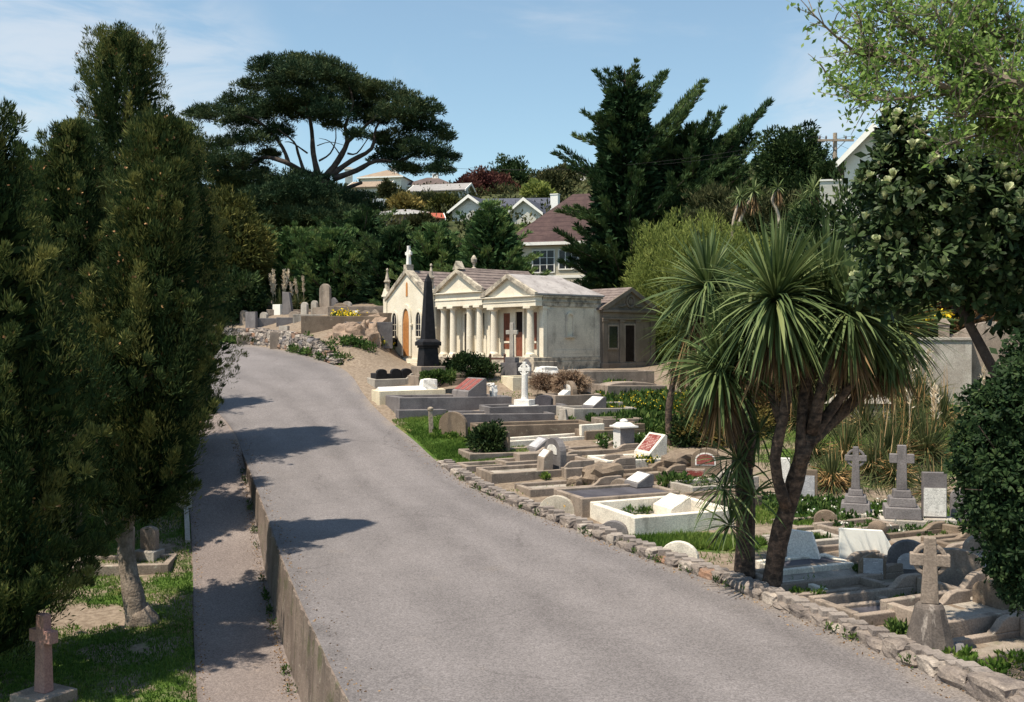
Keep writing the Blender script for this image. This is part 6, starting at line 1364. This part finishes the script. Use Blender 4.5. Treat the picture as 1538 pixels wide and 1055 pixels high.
# ------------------------------------------------------------------ houses
def boards(name, c, dirty=.12, step=9.):
    m, nt, b = new_mat(name, .75); p = pos(nt)
    w_ = nd(nt, 'ShaderNodeTexWave', {'Vector': p, 'Scale': step, 'Distortion': 0.}, bands_direction='Z', wave_profile='SAW').outputs['Fac']
    cc = mixc(nt, ramp(nt, noise(nt, p, 1.5, 5), .4, .75, 0, dirty*3), c, tuple(v*.72 for v in c))
    nt.links.new(cc, b.inputs['Base Color']); bump(nt, b, w_, .9, .04); return m
def tiles(name, c1, c2, step=2.2):
    m, nt, b = new_mat(name, .85); p = pos(nt)
    w_ = nd(nt, 'ShaderNodeTexWave', {'Vector': p, 'Scale': step, 'Distortion': .3}, bands_direction='Z', wave_profile='SAW').outputs['Fac']
    cc = mixc(nt, ramp(nt, noise(nt, p, 1.8, 6, .7), .35, .68), c1, c2)
    cc = mixc(nt, ramp(nt, w_, .82, .97, 0, .6), cc, tuple(v*.45 for v in c1))
    nt.links.new(cc, b.inputs['Base Color']); bump(nt, b, w_, .7, .05); return m
M['wb'] = boards('cream_weatherboard', (.78,.70,.55), .1, 1.9); M['hw'] = boards('white_boards', (.80,.77,.70), .1, 1.6); M['hpink'] = boards('pinkish_boards', (.68,.52,.44)); M['hcream'] = boards('pale_cream_wall', (.70,.61,.47))
M['rt_br'] = tiles('purple_brown_tiles', (.060,.036,.037), (.094,.058,.055), .9); M['rt_dk'] = tiles('dark_brown_roof', (.10,.075,.07), (.15,.11,.10)); M['rt_sl'] = tiles('slate_blue_roof', (.065,.07,.095), (.10,.105,.135)); M['rt_tan'] = tiles('tan_roof', (.27,.20,.15), (.34,.26,.19)); M['rt_gr'] = tiles('grey_iron_roof', (.27,.255,.25), (.34,.32,.31)); M['rt_red'] = tiles('red_iron_roof', (.34,.08,.05), (.42,.12,.07)); M['trim'] = plain('white_trim', (.82,.80,.75), .6, .3, .05); M['fence'] = plain('blue_grey_fence', (.42,.46,.50), .8)
def window(root, x, y, z, w_, h, axis, cols=2, rows=2, out=-1):
    """framed window; axis 'x': in a wall facing local y, out = direction of the outside"""
    f = MB(); g = MB()
    def bx(mb, a0, a1, z0, z1, d0, d1):
        if axis == 'x': mb.box(a0,a1,min(y+out*d0,y+out*d1),max(y+out*d0,y+out*d1),z0,z1)
        else: mb.box(min(x+out*d0,x+out*d1),max(x+out*d0,x+out*d1),a0,a1,z0,z1)
    c = x if axis == 'x' else y; t = .08
    bx(f,c-w_/2-t,c-w_/2,z-t,z+h+t,.005,.07); bx(f,c+w_/2,c+w_/2+t,z-t,z+h+t,.005,.07); bx(f,c-w_/2,c+w_/2,z+h,z+h+t,.005,.07); bx(f,c-w_/2,c+w_/2,z-t,z,.005,.09)
    for i in range(1,cols): bx(f,c-w_/2+w_*i/cols-.03,c-w_/2+w_*i/cols+.03,z,z+h,.022,.05)
    for i in range(1,rows): bx(f,c-w_/2,c+w_/2,z+h*i/rows-.02,z+h*i/rows+.02,.022,.048)
    o = f.build('window', M['trim'], root); bx(g,c-w_/2,c+w_/2,z,z+h,.004,.02); g.build('pane', M['dark'], o)
def house(px, py, d, w_, dp, eh, rz, roof, rm, wm, label, rise=1.6, wins=(), ov=.4, chim=None, name='house', sink=3., dn=0):
    """px,py: photo position of the middle of the front eave at distance d; front faces local -y"""
    p = at(px,py,d); root = thing(name, (p.x,p.y,p.z-eh), R(rz), label, 'house')
    m = MB(); m.box(-w_/2,w_/2,0,dp,-sink,eh)
    if roof == 'gable': m.prism([(-w_/2,eh),(w_/2,eh),(0,eh+rise)],'y',0,.15); m.prism([(-w_/2,eh),(w_/2,eh),(0,eh+rise)],'y',dp-.15,dp)
    if roof == 'side': m.prism([(0,eh),(dp,eh),(dp/2,eh+rise)],'x',-w_/2,-w_/2+.15); m.prism([(0,eh),(dp,eh),(dp/2,eh+rise)],'x',w_/2-.15,w_/2)
    m.build('wall', M[wm], root)
    r = MB(); t = .14; a,b_ = w_/2+ov, ov
    if roof == 'gable':
        k = rise/(w_/2)
        for sg in (-1,1): r.add([(sg*a,-b_,eh-ov*k),(sg*a,dp+b_,eh-ov*k),(0,dp+b_,eh+rise),(0,-b_,eh+rise),(sg*a,-b_,eh-ov*k+t),(sg*a,dp+b_,eh-ov*k+t),(0,dp+b_,eh+rise+t),(0,-b_,eh+rise+t)], [(0,1,2,3),(7,6,5,4),(4,5,1,0),(5,6,2,1),(6,7,3,2),(7,4,0,3)] if sg > 0 else [(3,2,1,0),(4,5,6,7),(0,1,5,4),(1,2,6,5),(2,3,7,6),(3,0,4,7)])
        ro = r.build('roof', M[rm], root); q = MB()
        for sg in (-1,1): q.prism([(sg*a,eh-ov*k-.12),(sg*a,eh-ov*k+t+.03),(0,eh+rise+t+.03),(0,eh+rise-.2)],'y',-b_-.09,-b_-.003)
        q.build('barge_board', M['trim'], ro)
    elif roof == 'side':
        k = rise/(dp/2)
        for sg in (-1,1):
            e = dp/2+sg*(dp/2+ov); r.add([(-a,e,eh-ov*k),(a,e,eh-ov*k),(a,dp/2,eh+rise),(-a,dp/2,eh+rise),(-a,e,eh-ov*k+t),(a,e,eh-ov*k+t),(a,dp/2,eh+rise+t),(-a,dp/2,eh+rise+t)], [(3,2,1,0),(4,5,6,7),(0,1,5,4),(1,2,6,5),(2,3,7,6),(3,0,4,7)] if sg < 0 else [(0,1,2,3),(7,6,5,4),(4,5,1,0),(5,6,2,1),(6,7,3,2),(7,4,0,3)])
        ro = r.build('roof', M[rm], root); q = MB()
        for s in (-1,1): q.prism([(-ov,eh-ov*k-.1),(-ov,eh-ov*k+t+.02),(dp/2,eh+rise+t+.02),(dp+ov,eh-ov*k+t+.02),(dp+ov,eh-ov*k-.1),(dp/2,eh+rise-.15)],'x',min(s*a+s*.003,s*a+s*.09),max(s*a+s*.003,s*a+s*.09))
        q.build('barge_board', M['trim'], ro)
    else:
        hr = min(w_,dp)/2; x0 = max(0,w_/2-hr); y0,y1 = (dp/2,dp/2) if w_ >= dp else (hr,dp-hr)
        V = [(-a,-b_,eh),(a,-b_,eh),(a,dp+b_,eh),(-a,dp+b_,eh),(-x0,y0,eh+rise),(x0,y0,eh+rise),(x0,y1,eh+rise),(-x0,y1,eh+rise)]
        r.add(V,[(3,2,1,0),(0,1,5,4),(1,2,6,5),(2,3,7,6),(3,0,4,7)] + ([(4,5,6,7)] if y1 > y0 or x0 > 0 else [])); ro = r.build('roof', M[rm], root)
        q = MB(); q.box(-a-.06,a+.06,-b_-.06,-b_-.004,eh-.2,eh+.02); q.box(-a-.06,-a-.004,-b_-.004,dp+b_,eh-.2,eh+.02); q.build('gutter', M['trim'], ro)
    if chim:
        q = MB(); q.box(chim[0]-.45,chim[0]+.45,chim[1]-.35,chim[1]+.35,eh,eh+chim[2]); q.box(chim[0]-.5,chim[0]+.5,chim[1]-.4,chim[1]+.4,eh+chim[2],eh+chim[2]+.12); q.build('chimney', M['trim'], ro)
    for (x,z,ww,hh,c_,r_) in wins: window(root, x, 0, z, ww, hh, 'x', c_, r_)
    return root
r = house(856,364,70,8.6,7.4,4.6,-16,'hip','rt_br','wb','cream weatherboard house with a steep purple-brown tiled roof behind the mausoleums',3.9,[(-1.9,2.55,1.5,1.5,3,3),(-.1,2.75,1.3,1.3,3,2),(2.2,2.75,1.2,1.3,2,2)],.5,sink=4)
m = MB(); m.box(-4.32,4.32,-.04,-.003,2.1,2.3); m.build('belt_board', M['trim'], r)
house(706,316,112,4.4,9,5.0,-22,'gable','rt_sl','hw','white house with a bargeboarded gable and slate-blue roof, left gable of the pair',1.55,[(-.3,1.9,1.2,1.5,2,2),(1.4,1.9,.7,1.3,1,2)],.45)
r = house(788,320,110,3.8,8,5.0,-22,'gable','rt_sl','hw','smaller white gabled house front, right gable of the pair, with a white chimney behind',1.5,[(0,2.2,1.0,1.2,2,2)],.4,(1.6,5.5,2.6))
house(766,310,119,9.5,5.0,4.2,-6,'side','rt_sl','hw','long slate-blue roofed house range joining the two white gables',1.15,[(0,1.5,1.2,1.2,2,2)],.4)
house(572,266,150,6.4,6,5.2,-12,'hip','rt_tan','hw','white two-storey house with a tan hipped roof high on the hill',1.5,[(-1.9,3.2,1.4,1.1,3,2),(.2,3.2,1.2,1.1,2,2),(2.0,.9,1.,1.2,2,2)],.4,(1.2,3,1.9))
house(642,279,152,7.6,6,3.6,-8,'hip','rt_dk','hw','long white house under a dark brown hipped roof on the hilltop',1.7,[(-2.3,1.6,1.2,1.0,2,2),(0,1.6,1.2,1.0,2,2),(2.4,1.6,1.,1.,2,2)],.5,(.6,3,2.1))
house(656,286,138,7.4,5,2.4,-14,'side','rt_gr','hw','low house with a long pale grey roof in front of the dark-roofed one',1.1,[(1.5,.9,1.6,.9,3,1)],.5)
house(552,281,136,5.0,5,2.4,-10,'side','rt_tan','hw','small pale house with a low tan gable roof left on the hill',1.0,[(-1,.9,1.,.9,2,2)],.4)
house(600,320,108,6.0,5,3.0,-8,'hip','rt_gr','hpink','low pinkish house with a grey roof below the hilltop houses',.7,[(-1.4,1.4,1.1,1.0,2,2)],.3)
house(650,328,104,1.9,3,2.6,10,'side','rt_red','hcream','tiny cottage with a rusty red roof beside the pinkish house',.6,[(0,1.3,.5,.7,1,2)],.3)
house(402,318,100,2.4,4,3.0,-28,'gable','rt_red','hw','small white-gabled cottage with a red roof seen under the pine boughs',.8,[(0,1.5,.7,.8,2,2)],.35)
house(326,296,118,2.8,4,3.2,10,'gable','rt_gr','hw','small white cottage at the far left behind the pine',.9,[(0,1.6,.8,.9,2,2)],.3)
house(347,297,118,2.4,4,3.0,-8,'hip','rt_gr','hw','white bungalow beside the far left cottage behind the pine',.7,[(0,1.5,1.2,.8,3,1)],.3)
house(372,336,96,2.2,4,3.0,-20,'gable','rt_gr','hpink','low pale shed below the red-roofed cottage behind the pine',.5,[(0,1.6,.6,.7,1,1)],.3)
house(514,336,98,2.6,3,2.8,-25,'gable','rt_gr','hw','small white shed glimpsed between the dark macrocarpas',.5,[(0,1.3,.7,.7,1,2)],.3)
house(868,270,155,5.6,5,3.4,-16,'side','rt_gr','hcream','far house with a grey roof and cream wall left of the tall macrocarpa',1.7,[(-1.2,1.2,1.2,1.1,2,2),(1.2,1.2,1.1,1.1,2,2)],.4)
house(884,276,150,2.4,5,4.4,-16,'gable','rt_gr','hcream','cream wing of the far house partly behind the macrocarpa tips',1.0,[(0,2.2,1.,1.2,2,2)],.3)
house(524,253,160,1.2,1.4,2.6,10,'hip','rt_tan','hw','tiny white hut on the skyline under the pine boughs',.3,[(0,1.3,.4,.5,1,1)],.1)
r = house(1312,236,47,2.6,6,5.4,-22,'gable','rt_dk','hw','tall white house wall with a sloping eave beside the pale-flowered tree',1.35,[(.9,2.6,.7,1.1,1,2)],.35)
p = at(1251,272,50); r = thing('garden_wall', (p.x,p.y,p.z-1.6), R(-10), 'low white garden wall left of the tall white house', 'wall'); m = MB(); m.box(-.6,.6,0,.2,-1.5,1.6); m.build('wall', M['hw'], r); m = MB(); m.box(-.66,.66,-.06,.26,1.6,1.68); m.build('coping', M['trim'], r)
p = at(558,294,128); r = thing('garden_fence', (p.x,p.y,p.z-1.6), R(-22), 'pale blue-grey board fence stepping down the hill under the tan-roofed houses', 'fence'); m = MB()
for i in range(12): m.box(-2.2+i*.37,-1.86+i*.37,0,.06,-1.5,1.6-i*.05)
m.build('boards', M['fence'], r); m = MB(); m.box(-2.2,2.24,.062,.12,.2,.32); m.build('rail', M['fence'], r)
# power pole and wires
p = at(1254,262,56); b = on(p.x,p.y); zt = at(1254,200,56).z
r = thing('power_pole', b, 0, 'wooden power pole with a crossarm and insulators against the sky', 'power pole'); h = zt-b.z
m = MB(); m.tube([(0,0,-.5),(0,0,h)],[.15,.11],10); m.build('pole', M['wood'], r)
m = MB(); m.box(-1.0,1.0,-.2,-.115,h-.5,h-.38); m.build('crossarm', M['wood'], r)
m = MB()
for x in (-.9,-.55,.55,.9): m.lathe([(.03,h-.38),(.06,h-.30),(.05,h-.22),(.02,h-.18)],x,-.16,8)
for x in (-.9,.9): m.tube([(x*.6,-.12,h-.48),(0,-.12,h-1.0)],.02,5)
m.build('insulators', M['conc_d'], r)
for sgn, lab in ((-1,'thin sagging power wires running left from the pole'),(1,'thin sagging power wires running right from the pole')):
    m = MB()
    for x in (-.9,.9):
        s = Vector((b.x+x,b.y-.16,zt-.2)); e = s+Vector((sgn*22,16,1.0 if sgn < 0 else -1.5)); m.tube([s.lerp(e,f)-Vector((0,0,1.6*4*f*(1-f)*.5)) for f in np.linspace(0,1,14)],.009,4)
    tag(m.build('power_wires', M['black']), lab, 'wires')
# ------------------------------------------------------------------ camera, sun, sky
cam = bpy.data.cameras.new('camera'); co = bpy.data.objects.new('camera', cam); col.objects.link(co)
co.location = (0,0,CZ); co.rotation_euler = (math.pi/2 - PITCH, 0, 0)
cam.sensor_width = 36; cam.lens = F/1538*36; cam.clip_end = 3000; cam.clip_start = .1
sc.camera = co
sv = Vector((SX, SY, 0)).normalized()*math.cos(EL) + Vector((0,0,math.sin(EL)))
sl = bpy.data.lights.new('sun', 'SUN'); so = bpy.data.objects.new('sun', sl); col.objects.link(so)
sl.energy = 5.0; sl.angle = R(.53); sl.color = (1, .905, .745)
so.rotation_euler = (-sv).to_track_quat('-Z', 'Y').to_euler()
w = bpy.data.worlds.new('World'); sc.world = w; w.use_nodes = True
nt = w.node_tree; bg = nt.nodes['Background']
sky = nd(nt, 'ShaderNodeTexSky', sky_type='NISHITA'); sky.sun_disc = False
sky.sun_elevation = EL; sky.sun_rotation = math.atan2(SX, SY); sky.air_density = 1.15; sky.dust_density = .25; sky.ozone_density = 2.0
vec = nd(nt, 'ShaderNodeTexCoord').outputs['Generated']
m1 = noise(nt, mapv(nt, vec, (2.2,1.6,6.0), (0,R(14),0), (.35,.1,.12)), 1.5, 8, .6, .5)
wisp = ramp(nt, m1, .55, .85, 0, .35)
def patch(d, k0, k1, amt):
    d = Vector(d).normalized()
    dt = nd(nt, 'ShaderNodeVectorMath', {0: vec, 1: tuple(d)}, operation='DOT_PRODUCT').outputs['Value']
    return nd(nt, 'ShaderNodeMath', {0: ramp(nt, dt, k0, k1, 0, amt), 1: ramp(nt, noise(nt, mapv(nt, vec, (3,2,9), (0,R(24),0)), 2.2, 8, .6, .6), .36, .66)}, operation='MULTIPLY').outputs[0]
for dd, k0, k1, amt in (((-.47,1,.29),.990,.9998,.5),((-.34,1,.24),.991,.9998,.45),((.36,1,.25),.993,.9998,.45)):
    wisp = nd(nt, 'ShaderNodeMath', {0: wisp, 1: patch(dd,k0,k1,amt)}, operation='MAXIMUM').outputs[0]
tint = mixc(nt, 1., sky.outputs[0], (.90,1.0,.95), 'MULTIPLY')
tint = mixc(nt, .10, tint, (5.0,5.5,5.6))
nt.links.new(mixc(nt, wisp, tint, (5.6,5.6,5.7)), bg.inputs['Color'])
bg.inputs["Strength"].default_value = .115
vs = sc.view_settings; vs.view_transform = 'Standard'; vs.look = 'None'; vs.exposure = .48; vs.gamma = 1
sc.cycles.max_bounces = 5; sc.cycles.diffuse_bounces = 2; sc.cycles.glossy_bounces = 2; sc.cycles.transmission_bounces = 3; sc.cycles.transparent_max_bounces = 4
